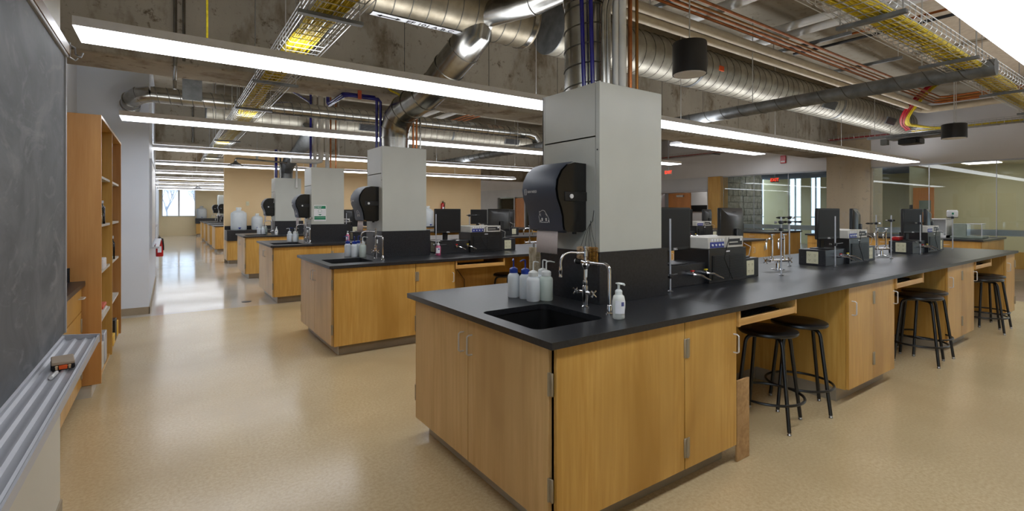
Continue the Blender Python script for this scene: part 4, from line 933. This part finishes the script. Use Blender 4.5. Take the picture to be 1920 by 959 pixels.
for a, b2 in ((3.16, 4.06), (4.08, 4.985)):
    d = box('door', 'maple', -.569, -.55, a, b2, .11, .68, t); hinge(d, -.548, b2-.02, .22, side='x'); hinge(d, -.548, b2-.02, .58, side='x')
    dr = box('drawer', 'maple', -.569, -.55, a, b2, .69, .87, t); handle(dr, (-.55, (a+b2)/2+.35, .80), (0, .05, 0), (.03, 0, 0))
box('toe_kick', 'toe_grey', -.95, -.62, 3.2, 4.95, 0, .1, t)
t = thing('alcove_worktop', 'short dark worktop with backsplash next to the bookcase', 'worktop', (-.7, 4, .88)); box('slab', 'epoxy', -.995, -.53, 3.135, 5.015, .8805, .914, t); box('backsplash', 'epoxy', -.995, -.965, 3.135, 5.015, .914, 1.02, t); box('backsplash', 'epoxy', -.965, -.62, 4.995, 5.016, .914, 1.02, t)
# ================================================================== RIGHT: SIDE BENCHES AND WALL THINGS
for (y0, y1, lb) in ((2.5, 5.6, 'near'), (6.45, 9.0, 'far')):
    t = thing('side_cabinet', 'maple side cabinet at the glass wall, the %s one of two' % lb, 'cabinet', (12.3, y0, 0))
    box('carcass', 'maple', 12.36, 13.98, y0+.03, y1-.03, .1, .88, t); n = 3; L = (y1-y0-.08)/n
    for k in range(n):
        d = box('drawer', 'maple', 12.34, 12.359, y0+.042+k*L, y0+.034+(k+1)*L, .70, .872, t); handle(d, (12.34, y0+.04+(k+.5)*L, .80), (0, .06, 0), (-.03, 0, 0)); box('door', 'maple', 12.34, 12.359, y0+.042+k*L, y0+.034+(k+1)*L, .11, .69, t)
    box('toe_kick', 'toe_grey', 12.42, 13.9, y0+.08, y1-.08, 0, .1, t)
    o = box('side_worktop', 'epoxy', 12.3, 14.02, y0, y1, .8805, .914); tag(o, 'black worktop of the %s side cabinet at the glass wall' % lb, 'worktop')
t = thing('draft_shield', 'white open-fronted box on the near side worktop', 'box', (13, 3.3, .915)); q = B(); q.box(12.8, 13.2, 3.15, 3.16, .915, 1.29).box(12.8, 13.2, 3.46, 3.47, .915, 1.29).box(12.8, 13.2, 3.15, 3.47, 1.28, 1.295).box(13.18, 13.2, 3.15, 3.47, .915, 1.29).box(12.78, 13.2, 3.15, 3.47, .9155, .96); q.out('shell', 'white_gloss', t); box('floor_pan', 'cap_white', 12.82, 13.15, 3.2, 3.42, .961, 1.0, t)
t = thing('analytical_balance', 'greenish grey balance with glass chamber on the near side worktop', 'balance', (13, 2.8, .915)); box('base', 'greenish_metal', 12.75, 13.2, 2.60, 3.08, .9155, .96, t, .008); box('housing', 'greenish_metal', 12.85, 13.15, 2.86, 3.06, .96, 1.2, t, .004); box('chamber', 'glass_clear', 12.87, 13.12, 2.64, 2.855, .961, 1.19, t); box('chamber_frame', 'alu', 12.86, 13.13, 2.63, 2.86, 1.19, 1.205, t); box('chamber_frame', 'alu', 12.86, 12.872, 2.63, 2.642, .96, 1.19, t)
item('desk_unit', 'black_plastic', 12.9, 7.6, .9145, .09, .1, .2, 'small black unit with a lit tag on the far side worktop', 'device')
t = thing('fire_alarm', 'red fire alarm box on the white band above the glass wall', 'alarm', (XR-.04, 7.1, 2.9)); B().box(XR-.045, XR-.001, 7.03, 7.18, 2.80, 3.02, .006).out('housing', 'red', t); box('strobe', 'white_gloss', XR-.05, XR-.044, 7.05, 7.16, 2.83, 2.87, t)
for (x, y, z, lb) in ((12.6, 9.7, 2.63, 'lit red exit sign right of the foreground column'), (15.6, 8.0, 2.42, 'lit red exit sign behind the glass wall')):
    t = thing('exit_sign', lb, 'sign', (x, y, z)); box('plate', 'pipe_white', x-.005, x+.005, y-.13, y+.13, z-.08, z+.08, t); text('EXIT', .13, 'exit_red', t, facing(x-.006, y, z, -1, 0), bold=True); box('stem', 'alu', x-.01, x+.01, y-.01, y+.01, z+.08, 3.1 if x > 14 else ZS, t)
# speakers
def speaker(x, y, z, r, h, lab):
    t = thing('pendant_speaker', lab, 'speaker', (x, y, z), 'pendant speakers')
    B().lathe([(r*.93, z+.004), (r, z), (r, z+h-.008), (r*.97, z+h), (0, z+h)], (x, y, 0), 36).out('drum', 'black_plastic', t); B().lathe([(0, z-.006), (r*.9, z-.004), (r*.95, z+.004), (0, z+.01)], (x, y, 0), 32).out('grille', 'white_gloss', t)
    B().cyl((x, y, z+h), (x, y, ZS), .006, n=8).out('rod', 'wire', t); B().cyl((x, y, z+h), (x, y, z+h+.03), .014, n=8).out('swivel', 'steel', t)
speaker(3.90, 2.77, 2.70, .15, .29, 'large black drum speaker hanging on a rod right of the grey column'); speaker(9.55, 2.26, 2.53, .148, .21, 'smaller black drum speaker hanging at far right')
t = thing('ceiling_projector', 'grey projector and mount hanging left of the far speaker', 'projector', (10.4, 2.9, 2.6)); box('mount_rail', 'galv_grey', 10.2, 10.3, 2.3, 3.6, 2.72, 2.76, t); box('plate', 'galv_grey', 10.15, 10.5, 2.5, 3.3, 2.68, 2.70, t); B().box(10.2, 10.45, 2.85, 3.15, 2.58, 2.67, .01).out('body', 'dark_metal', t); B().cyl((10.2, 2.92, 2.62), (10.14, 2.92, 2.62), .04, n=14).out('lens', 'black_plastic', t); box('bracket', 'galv_grey', 10.2, 10.3, 3.3, 3.4, 2.6, 2.7, t)
for y in (2.4, 3.5): B().cyl((10.25, y, 2.76), (10.25, y, ZS), .005, n=6).out('hanger', 'wire', t)
# ================================================================== DUCTS
def spiral(t, p0, p1, r, mat, pitch=.13, n=28, seam='seam_grey'):
    p0, p1 = Vector(p0), Vector(p1); d = (p1-p0); L = d.length; d.normalize(); a = d.orthogonal().normalized() if abs(d.z) > .9 else Vector((0, 0, 1)).cross(d).normalized(); c = d.cross(a)
    o = B().tube([p0, p1], r, n).out('duct_run', mat, t)
    m = int(L/pitch*24); q = B(); q.tube([p0+d*(L*k/m)+(a*math.cos(2*PI*k/24)+c*math.sin(2*PI*k/24))*(r+.0015) for k in range(m+1)], .0042, 4); q.out('spiral_seam', seam, o)
    return o
def collar(o, p, d, r, w, mat):
    p, d = Vector(p), Vector(d).normalized(); B().tube([p-d*w/2, p+d*w/2], r+.008, 28).out('collar', mat, o)
t = thing('exhaust_duct', 'big shiny spiral exhaust duct at top centre with its capped right end', 'duct', (0, 4.2, 3.45))
o = spiral(t, (-.6, 4.2, 3.45), (3.10, 4.2, 3.45), .27, 'galv_warm', .16); collar(o, (2.55, 4.2, 3.45), (1, 0, 0), .27, .04, 'galv'); collar(o, (3.05, 4.2, 3.45), (1, 0, 0), .27, .05, 'galv')
q = B(); 
def band(x0, x1, a0, a1, r, n=6):
    R = [[q.bm.verts.new((x, 4.2+r*math.cos(a), 3.45+r*math.sin(a))) for a in [a0+(a1-a0)*k/n for k in range(n+1)]] for x in (x0, x1)]
    for k in range(n): q.bm.faces.new((R[0][k], R[0][k+1], R[1][k+1], R[1][k]))
A0, A1 = math.radians(268), math.radians(286)
A0, A1 = math.radians(262), math.radians(281)
band(1.44, 2.30, A0, A1, .279); q.out('duct_label', 'white_gloss', t)
am = (A0+A1)/2; nv = Vector((0, math.cos(am), math.sin(am))); upv = Vector((0, math.sin(am), -math.cos(am)))
if upv.z < 0 and False: upv = -upv
cpt = Vector((0, 4.2, 3.45))+nv*.2805
def duct_text(s, x, size):
    up = Vector((0, -nv.z, nv.y)); up = -up if up.y > 0 and False else up
    r = up.cross(nv)
    if r.x < 0: up = -up; r = -r
    M = Matrix(((r.x, up.x, nv.x, x), (r.y, up.y, nv.y, cpt.y), (r.z, up.z, nv.z, cpt.z), (0, 0, 0, 1)))
    return text(s, size, 'black_plastic', t, M, bold=True), M
_, Mx = duct_text('EF 101 A-B-C', 2.0, .085)
M = Mx.copy(); M.col[3] = (1.60, cpt.y, cpt.z, 1)
B().prism([(-.11, 0), (-.07, .026), (-.07, .008), (.07, .008), (.07, .026), (.11, 0), (.07, -.026), (.07, -.008), (-.07, -.008), (-.07, -.026)], 'z', 0, .0008).out('flow_arrow', 'black_plastic', t).data.transform(Matrix.Translation(Vector((0, 4.2, 3.45))) @ Matrix.Identity(4)) if False else None
q = B().prism([(-.11, 0), (-.07, .026), (-.07, .008), (.07, .008), (.07, .026), (.11, 0), (.07, -.026), (.07, -.008), (-.07, -.008), (-.07, -.026)], 'z', 0, .0008)
for v in q.bm.verts: v.co = M @ v.co
q.out('flow_arrow', 'black_plastic', t)
def supply(Y, x0, grilles, lab, r=.27):
    t = thing('supply_duct', lab, 'duct', (x0, Y, 3.45)); o = spiral(t, (x0, Y, 3.45), (13.95, Y, 3.45), r, 'galv_dull', .17)
    B().cyl((x0-.012, Y, 3.45), (x0, Y, 3.45), r+.006, n=32).out('end_cap', 'galv_grey', t)
    for x in (5.9, 10.2): collar(o, (x, Y, 3.45), (1, 0, 0), r, .05, 'galv_grey')
    for x in grilles:
        a = math.radians(205); cy, cz = Y+(r+.004)*math.cos(a), 3.45+(r+.004)*math.sin(a); M = Matrix.Translation((x, cy, cz)) @ Matrix.Rotation(a, 4, 'X')
        g = B().box(-.24, .24, -.012, .012, -.075, .075, .003, M=Matrix.Translation((x, cy, cz)) @ Matrix.Rotation(a-PI, 4, 'X')).out('grille', 'galv_grey', t)
        q = B()
        for k in range(9): q.box(-.22, .22, -.016, -.012, -.064+k*.015, -.055+k*.015, M=Matrix.Translation((x, cy, cz)) @ Matrix.Rotation(a-PI, 4, 'X'))
        q.out('grille_blades', 'dark_metal', g)
    return t
t = supply(4.2, 3.42, (9.6, 12.4), 'big spiral supply duct running right from behind the column pipes')
for x, z in ((5.55, 3.40), (6.25, 3.42)):
    B().box(x-.05, x+.05, 3.922, 3.938, z-.035, z+.03, M=Matrix.Translation((0, 0, 0))).out('orange_mark', 'orange_paint', t)
supply(11.3, .6, (3.75, 7.7), 'second big spiral supply duct, deeper in the room behind the first beam', .26)
def gored(t, pts, r, mat, n=24, name='duct_run'):
    o = B().tube(pts, r, n).out(name, mat, t)
    for a, b2, c in zip(pts, pts[1:], pts[2:]):
        d = (Vector(c)-Vector(a)); collar(o, b2, d, r, .012, mat)
    return o
t = thing('branch_duct', 'shiny elbowed branch duct dropping into the foreground column', 'duct', (2.17, 2.32, 2.2))
gored(t, [(2.50, 4.12, 3.36), (2.72, 3.55, 3.36), (2.76, 3.2, 3.38), (2.66, 2.85, 3.40), (2.45, 2.55, 3.36), (2.24, 2.38, 3.22), (2.17, 2.32, 3.02), (2.17, 2.32, 2.85)], .125, 'galv'); spiral(t, (2.17, 2.32, 2.85), (2.17, 2.32, 2.19), .122, 'galv', .12); collar(t, (2.17, 2.32, 2.78), (0, 0, 1), .122, .04, 'galv')
t = thing('branch_duct', 'shiny elbowed branch duct from the exhaust duct down to the second column', 'duct', (2.3, 5.75, 2.2))
gored(t, [(2.50, 4.15, 3.45), (2.47, 4.2, 3.2), (2.44, 4.36, 3.08), (2.41, 4.62, 2.96), (2.385, 4.86, 2.82), (2.34, 5.06, 2.735), (2.32, 5.34, 2.70), (2.30, 5.54, 2.66), (2.28, 5.68, 2.58), (2.27, 5.76, 2.46), (2.27, 5.78, 2.34), (2.27, 5.78, 2.19)], .168, 'galv')
t = thing('branch_duct', 'dull branch duct above the third column, under the deeper ceiling bay', 'duct', (2.3, 12.5, 2.2)); gored(t, [(2.45, 11.0, 3.25), (2.42, 11.25, 2.95), (2.38, 11.9, 2.75), (2.3, 12.35, 2.6), (2.27, 12.6, 2.4), (2.27, 12.6, 2.19)], .14, 'galv_grey')
t = thing('wall_duct', 'slim spiral duct elbowing out of the pale stub wall and running right', 'duct', (-.42, 8.2, 2.9))
o = spiral(t, (-.2, 8.2, 3.02), (6.1, 8.2, 3.05), .105, 'galv', .13); gored(t, [(-.43, 8.64, 2.90), (-.43, 8.45, 2.91), (-.41, 8.30, 2.94), (-.33, 8.22, 2.99), (-.2, 8.2, 3.02)], .107, 'galv'); collar(o, (3.4, 8.2, 3.035), (1, 0, 0), .105, .1, 'galv'); gored(t, [(6.1, 8.2, 3.05), (6.24, 8.2, 3.03), (6.34, 8.2, 2.93), (6.36, 8.2, 2.75)], .105, 'galv')
for x in (.9, 3.2, 5.3): B().cyl((x, 8.2, 3.12), (x, 8.2, ZS), .005, n=6).out('hanger', 'wire', t)
box('access_box', 'galv_grey', .15, .38, 8.09, 8.15, 2.98, 3.35, t)
t = thing('cross_duct', 'slim grey spiral duct crossing the room below the big supply duct', 'duct', (6.09, 1.2, 2.75)); o = spiral(t, (6.09, 1.15, 2.75), (6.09, 12.2, 2.75), .075, 'galv_grey', .24)
for y in (1.4, 3.4, 7.0): B().cyl((6.09, y, 2.82), (6.09, y, ZS), .005, n=6).out('hanger', 'wire', t)
# ================================================================== PIPES
def pipe(pts, r, mat, lab, name='pipe', n=10, grp=None): return tag(B().tube(pts, r, n).out(name, mat), lab, 'pipe', grp)
def vert(x, y, z0, z1, dx=0, dy=0): return [(x, y, z0), (x+dx, y+dy, z1)]
zt = CT-.03
pipe(vert(2.075, 2.215, zt, 3.4, -.045), .013, 'pipe_blue', 'left dark blue pipe rising from the foreground column'); pipe(vert(2.10, 2.165, zt, 3.4, -.04), .013, 'pipe_blue', 'right dark blue pipe rising from the foreground column')
for dx, lb, r in ((0, 'left', .016), (.034, 'right', .018)):
    x = 2.125+dx; pipe([(x, 2.10, zt), (x, 2.10, 2.60)]+[tuple(p) for p in arc((x, 2.10, 2.62), (x, 2.10, 2.80), (x+.16, 2.08, 2.84), 6)]+[(x+.7, 2.05, 2.9)], r, 'galv', 'bent grey conduit on the foreground column, %s of the two' % lb, 'conduit')
pipe(vert(2.245, 2.12, zt, ZS), .019, 'pipe_white', 'thinner white pipe rising from the foreground column'); pipe(vert(2.312, 2.13, zt, ZS), .03, 'pipe_white', 'thicker white pipe rising from the foreground column')
pipe(vert(2.40, 2.14, zt, ZS), .014, 'copper', 'bright copper pipe at the right of the foreground column'); pipe(vert(2.475, 2.15, zt, ZS), .011, 'brass_dull', 'dull brown pipe farthest right on the foreground column')
for k, (dx, dy, dz) in enumerate(((0, 0, 0), (-.03, .05, .03))):
    x, y, z = 2.10+dx, 5.80+dy, 2.80+dz
    pipe([(x, y, zt), (x, y, z-.03), (x-.03, y, z), (1.72, y, z), (1.68, y+.04, z), (1.68, 6.5, z), (1.68, 6.56, z+.05), (1.68, 6.56, 3.3)], .017, 'pipe_blue', '%s dark blue pipe rising from the second column and turning left' % ['near', 'rear'][k])
o = box('pipe_tag', 'orange_tag', 1.82, 1.86, 5.77, 5.79, 2.77, 2.87); tag(o, 'small orange tag on the dark blue pipes by the beam', 'tag')
pipe(vert(2.46, 5.66, zt, ZB+.0), .013, 'copper', 'left copper pipe beside the second column'); pipe(vert(2.495, 5.64, zt, ZB), .012, 'copper', 'right copper pipe beside the second column'); pipe(vert(2.54, 5.63, zt, ZB), .012, 'galv', 'thin grey conduit at the right of the second column', 'conduit')
pipe(vert(2.05, 9.15, zt, 3.6), .02, 'pipe_blue', 'dark blue pipe rising from the third column'); pipe(vert(2.12, 9.15, zt, ZS), .03, 'pipe_white', 'left white pipe on the third column')
pipe([(1.72, 9.12, 2.325), (2.14, 9.12, 2.325), (2.2, 9.12, 2.345), (2.215, 9.12, 2.4), (2.215, 9.12, ZS)], .045, 'pipe_white', 'thick white pipe that bends left above the third column'); pipe(vert(2.33, 9.15, zt, ZS), .035, 'pipe_white', 'right white pipe on the third column')
pipe(vert(2.39, 9.15, zt, ZS), .014, 'copper', 'left copper pipe on the third column'); pipe(vert(2.48, 9.15, zt, ZS), .012, 'copper', 'right copper pipe on the third column')
pipe(vert(2.04, 12.5, zt, ZB-.005), .03, 'pipe_blue', 'dark blue pipe rising from the fourth column'); pipe(vert(2.12, 12.45, zt, ZB-.005), .02, 'galv', 'grey conduit on the fourth column', 'conduit'); pipe([(2.45, 12.45, 1.95), (2.45, 12.34, 2.0), (2.45, 12.33, 2.5), (2.3, 12.5, 2.85)], .022, 'pipe_white', 'white drain tube over the fourth column front')
pipe([(1.0, 7.4, 3.35), (2.0, 9.05, 3.35)], .02, 'pipe_blue', 'dark blue pipe running under the slab toward the third column')
# overhead runs along the room, right side
for k, (y, z, r, mt, x0, lb) in enumerate(((3.30, 3.49, .05, 'pipe_cream', 1.5, 'upper cream insulated pipe running along the right ceiling'), (3.45, 3.46, .045, 'pipe_cream', 1.5, 'lower cream insulated pipe running along the right ceiling'),
        (3.20, 3.56, .016, 'copper', 1.5, 'first of the copper pipes bundled above the cream pipes'), (3.15, 3.58, .016, 'copper', 1.5, 'second of the copper pipes bundled above the cream pipes'), (3.08, 3.58, .013, 'brass_dull', 1.5, 'brown pipe alongside the overhead copper pipes'), (3.02, 3.60, .016, 'copper', 1.5, 'last copper pipe of the overhead bundle'))):
    pts = [(x0, y, z), (12.4-.1*k, y, z)]
    pts += [(12.5-.1*k, y-.1, z), (12.5-.1*k, .2, z)]
    pipe(pts, r, mt, lb)
for k, x in enumerate((5.05, 6.25, 6.55)): pipe([(x, -1.4, 3.72), (x, 3.6, 3.72)], [.06, .05, .05][k], 'pipe_white', '%s of the white pipes crossing overhead at top right' % ['first', 'second', 'third'][k])
pipe([(7.1, -1.4, 3.7), (7.1, 3.4, 3.7)], .015, 'copper', 'thin copper pipe crossing overhead beside the white pipes'); pipe([(7.35, -1.4, 3.7), (7.35, 3.5, 3.7)], .02, 'dark_metal', 'dark pipe crossing overhead beside the copper one')
for k, x in enumerate((4.3, 6.9, 8.6, 10.4)):
    o = B().box(x-.02, x+.02, 2.6, 3.6, 3.63, 3.67).out('strut_channel', 'galv_grey'); tag(o, 'strut channel under the overhead pipe bundle, %s from the left' % ['first', 'second', 'third', 'fourth'][k], 'bracket', 'strut channels')
    for y in (2.65, 3.55): B().cyl((x, y, 3.67), (x, y, ZS), .006, n=6).out('hanger', 'wire').parent = o
for k, (x, y) in enumerate(((4.6, 9.0), (5.0, 9.2))): pipe([(x, 6.5, 3.55), (x, 10.8, 3.55)], .05, 'pipe_white', '%s white pipe in the deeper ceiling bay' % ['left', 'right'][k])
for k in range(3): pipe([(5.5+.14*k, 6.5, 3.6), (5.5+.14*k, 10.8, 3.6)], .016, 'copper', '%s copper pipe in the deeper ceiling bay' % ['left', 'middle', 'right'][k])
pipe([(.05, 5.72-.014, 3.9), (.05, 5.72-.014, 2.84), (.05, 5.9, 2.83), (.05, 6.1, 2.8), (.05, 6.1, 2.70)], .016, 'galv', 'grey conduit down the face of the first beam at left', 'conduit'); pipe(vert(.12, 5.706, 2.9, 3.9), .013, 'galv', 'thin conduit right of the bent one on the first beam', 'conduit')
pipe(vert(.42, 12.43, 2.9, 3.9), .02, 'galv', 'conduit on the second beam behind the wall duct', 'conduit')
# ================================================================== CABLE TRAYS
def tray(axis, a0, a1, c0, c1, z, h, struts, lab, cab):
    t = thing('cable_tray', lab, 'cable tray', (a0, c0, z) if axis == 'x' else (c0, a0, z), 'wire basket trays')
    P = (lambda u, v, w: (u, v, w)) if axis == 'x' else (lambda u, v, w: (v, u, w))
    q = B(); n = 5
    for k in range(n): c = c0+(c1-c0)*k/(n-1); q.tube([P(a0, c, z), P(a1, c, z)], .0035, 4)
    for w in (.35, .7, 1.0):
        for c in (c0, c1): q.tube([P(a0, c, z+h*w), P(a1, c, z+h*w)], .0035, 4)
    u = a0+.05
    while u < a1: q.tube([P(u, c0, z+h), P(u, c0, z+.03), P(u, c0+.03, z-.004), P(u, c1-.03, z-.004), P(u, c1, z+.03), P(u, c1, z+h)], .003, 4); u += .11
    q.out('wire_basket', 'wire', t)
    for s in struts:
        g = B(); (g.box(s-.022, s+.022, c0-.05, c1+.05, z-.03, z-.006) if axis == 'x' else g.box(c0-.05, c1+.05, s-.022, s+.022, z-.03, z-.006)); o = g.out('support_strut', 'galv_grey', t)
        for c in (c0-.03, c1+.03): B().cyl(P(s, c, z-.01), P(s, c, ZS if not any(y0 <= P(s, c, 0)[1] <= y0+.62 for y0 in (-1.1, 5.72, 12.45)) else ZB), .005, n=6).out('hanger', 'wire', t)
    return t
def bundle(axis, a0, a1, c0, c1, z, n, mat, lab):
    q = B(); P = (lambda u, v, w: (u, v, w)) if axis == 'x' else (lambda u, v, w: (v, u, w))
    m = int((a1-a0)/.35)+1
    for k in range(n):
        pts = []; b0 = random.uniform(c0, c1); hz = z+.004+random.random()*.045; ph = random.uniform(0, 6)
        for i in range(m+1):
            u = a0+(a1-a0)*i/m; pts.append(P(u, min(c1+.03, max(c0-.03, b0+.035*math.sin(u*1.1+ph)+.02*math.sin(u*2.3+ph*2)+.045*math.sin(u*.9))), hz+.006*math.sin(u*3+ph)))
        q.tube(pts, .005, 5)
    o = q.out('data_cables', mat); tag(o, lab, 'cables', None, 'stuff')
tray('y', 2.2, 15.9, .72, 1.03, 2.74, .11, [3.33, 5.37, 6.9, 8.6, 10.3, 12.0, 13.7], 'wire basket tray of yellow cables running down the aisle at left', 0); bundle('y', 2.2, 15.9, .79, .93, 2.74, 60, 'cable_yellow', 'yellow data cables lying in the aisle cable tray')
tray('x', 1.6, 10.2, 1.19, 1.49, 2.75, .11, [3.85, 5.50, 7.43, 9.2], 'wire basket tray of yellow cables crossing the top right corner', 0); bundle('x', 1.6, 10.2, 1.27, 1.41, 2.75, 64, 'cable_yellow', 'yellow data cables lying in the top right cable tray')
tray('y', 1.0, 11.2, 13.72, 14.0, 3.22, .11, [2.2, 4.3, 6.6, 8.9], 'wire basket tray running along the white band of the right wall', 0); bundle('y', 1.0, 4.0, 13.78, 13.95, 3.22, 26, 'cable_yellow', 'yellow cables in the near part of the right wall tray'); bundle('y', 3.9, 11.0, 13.80, 13.92, 3.22, 6, 'cable_red', 'red cables in the far part of the right wall tray')
def drop(mat, n, off, lab):
    q = B()
    for k in range(n):
        e = random.uniform(-.05, .05); f = random.uniform(-.05, .05)
        pts = arc((12.05+off, 3.12+e, 3.91), (11.70+off, 3.2+e, 3.75), (11.72+off+f, 3.38+e, 3.5), 5)+arc((11.73+off+f, 3.42+e, 3.45), (11.8+off, 3.6+e, 3.26), (12.6, 3.72+e if mat == 'cable_yellow' else 3.8+e, 3.25+f*.3), 5)[1:]+[Vector((13.4, 3.6+e if mat == 'cable_yellow' else 3.95+e, 3.25)), Vector((13.85, 3.3+f if mat == 'cable_yellow' else 4.3+f, 3.25))]
        q.tube(pts, .011, 5)
    o = q.out('cable_drop', mat); tag(o, lab, 'cables', None, 'stuff')
drop('cable_yellow', 18, .12, 'yellow cable bundle dropping from the slab to the right wall tray'); drop('cable_red', 10, -.06, 'red cable bundle dropping beside the yellow bundle to the right wall tray')
pipe([(.98, 2.4, 2.86), (1.02, 5.3, 2.80)], .007, 'cable_black', 'thin black cable strapped along the aisle tray', 'cable'); 
pipe([(.25, 4.6, ZS), (.25, 4.6, 2.8)], .008, 'cable_yellow', 'single yellow cable hanging left of the aisle tray', 'cable')
pipe([(2.1, 5.66, 2.95), (2.14, 5.55, 2.86), (2.22, 5.5, 2.82)], .012, 'cable_yellow', 'short yellow cable tail by the shiny branch duct', 'cable')
o = B().lathe([(0, .0005), (.07, .0005), (.075, .004), (.06, .007), (0, .007)], (1.02, 8.9, 0), 24).out('floor_drain', 'dark_metal'); tag(o, 'round floor drain in the pale aisle floor', 'drain')
box_o = B().box(1.83, 1.91, 16.085, 16.099, 1.60, 1.72, .002).out('wall_plate', 'outlet_cream'); tag(box_o, 'cream wall plate on the tan wall above the carboys', 'wall plate')
# corridor ceiling light seen through the glass
for k, (x, y, lb) in enumerate(((15.8, 3.3, 'recessed corridor light panel behind the near glass panes'), (16.4, .6, 'recessed corridor light panel farthest right behind the glass'))):
    o = box('recessed_light', 'troffer', x-.6, x+.6, y-.3, y+.3, 2.605, 2.619); tag(o, lb, 'light')
for k, (x, y) in enumerate(((16.5, 6.6), (19.0, 6.8), (17.0, 8.6))):
    o = box('lobby_light', 'troffer', x-.6, x+.6, y-.15, y+.15, 2.80, 2.84); tag(o, 'lobby light strip under the dark louvres, %s of three' % ['first', 'second', 'third'][k], 'light')
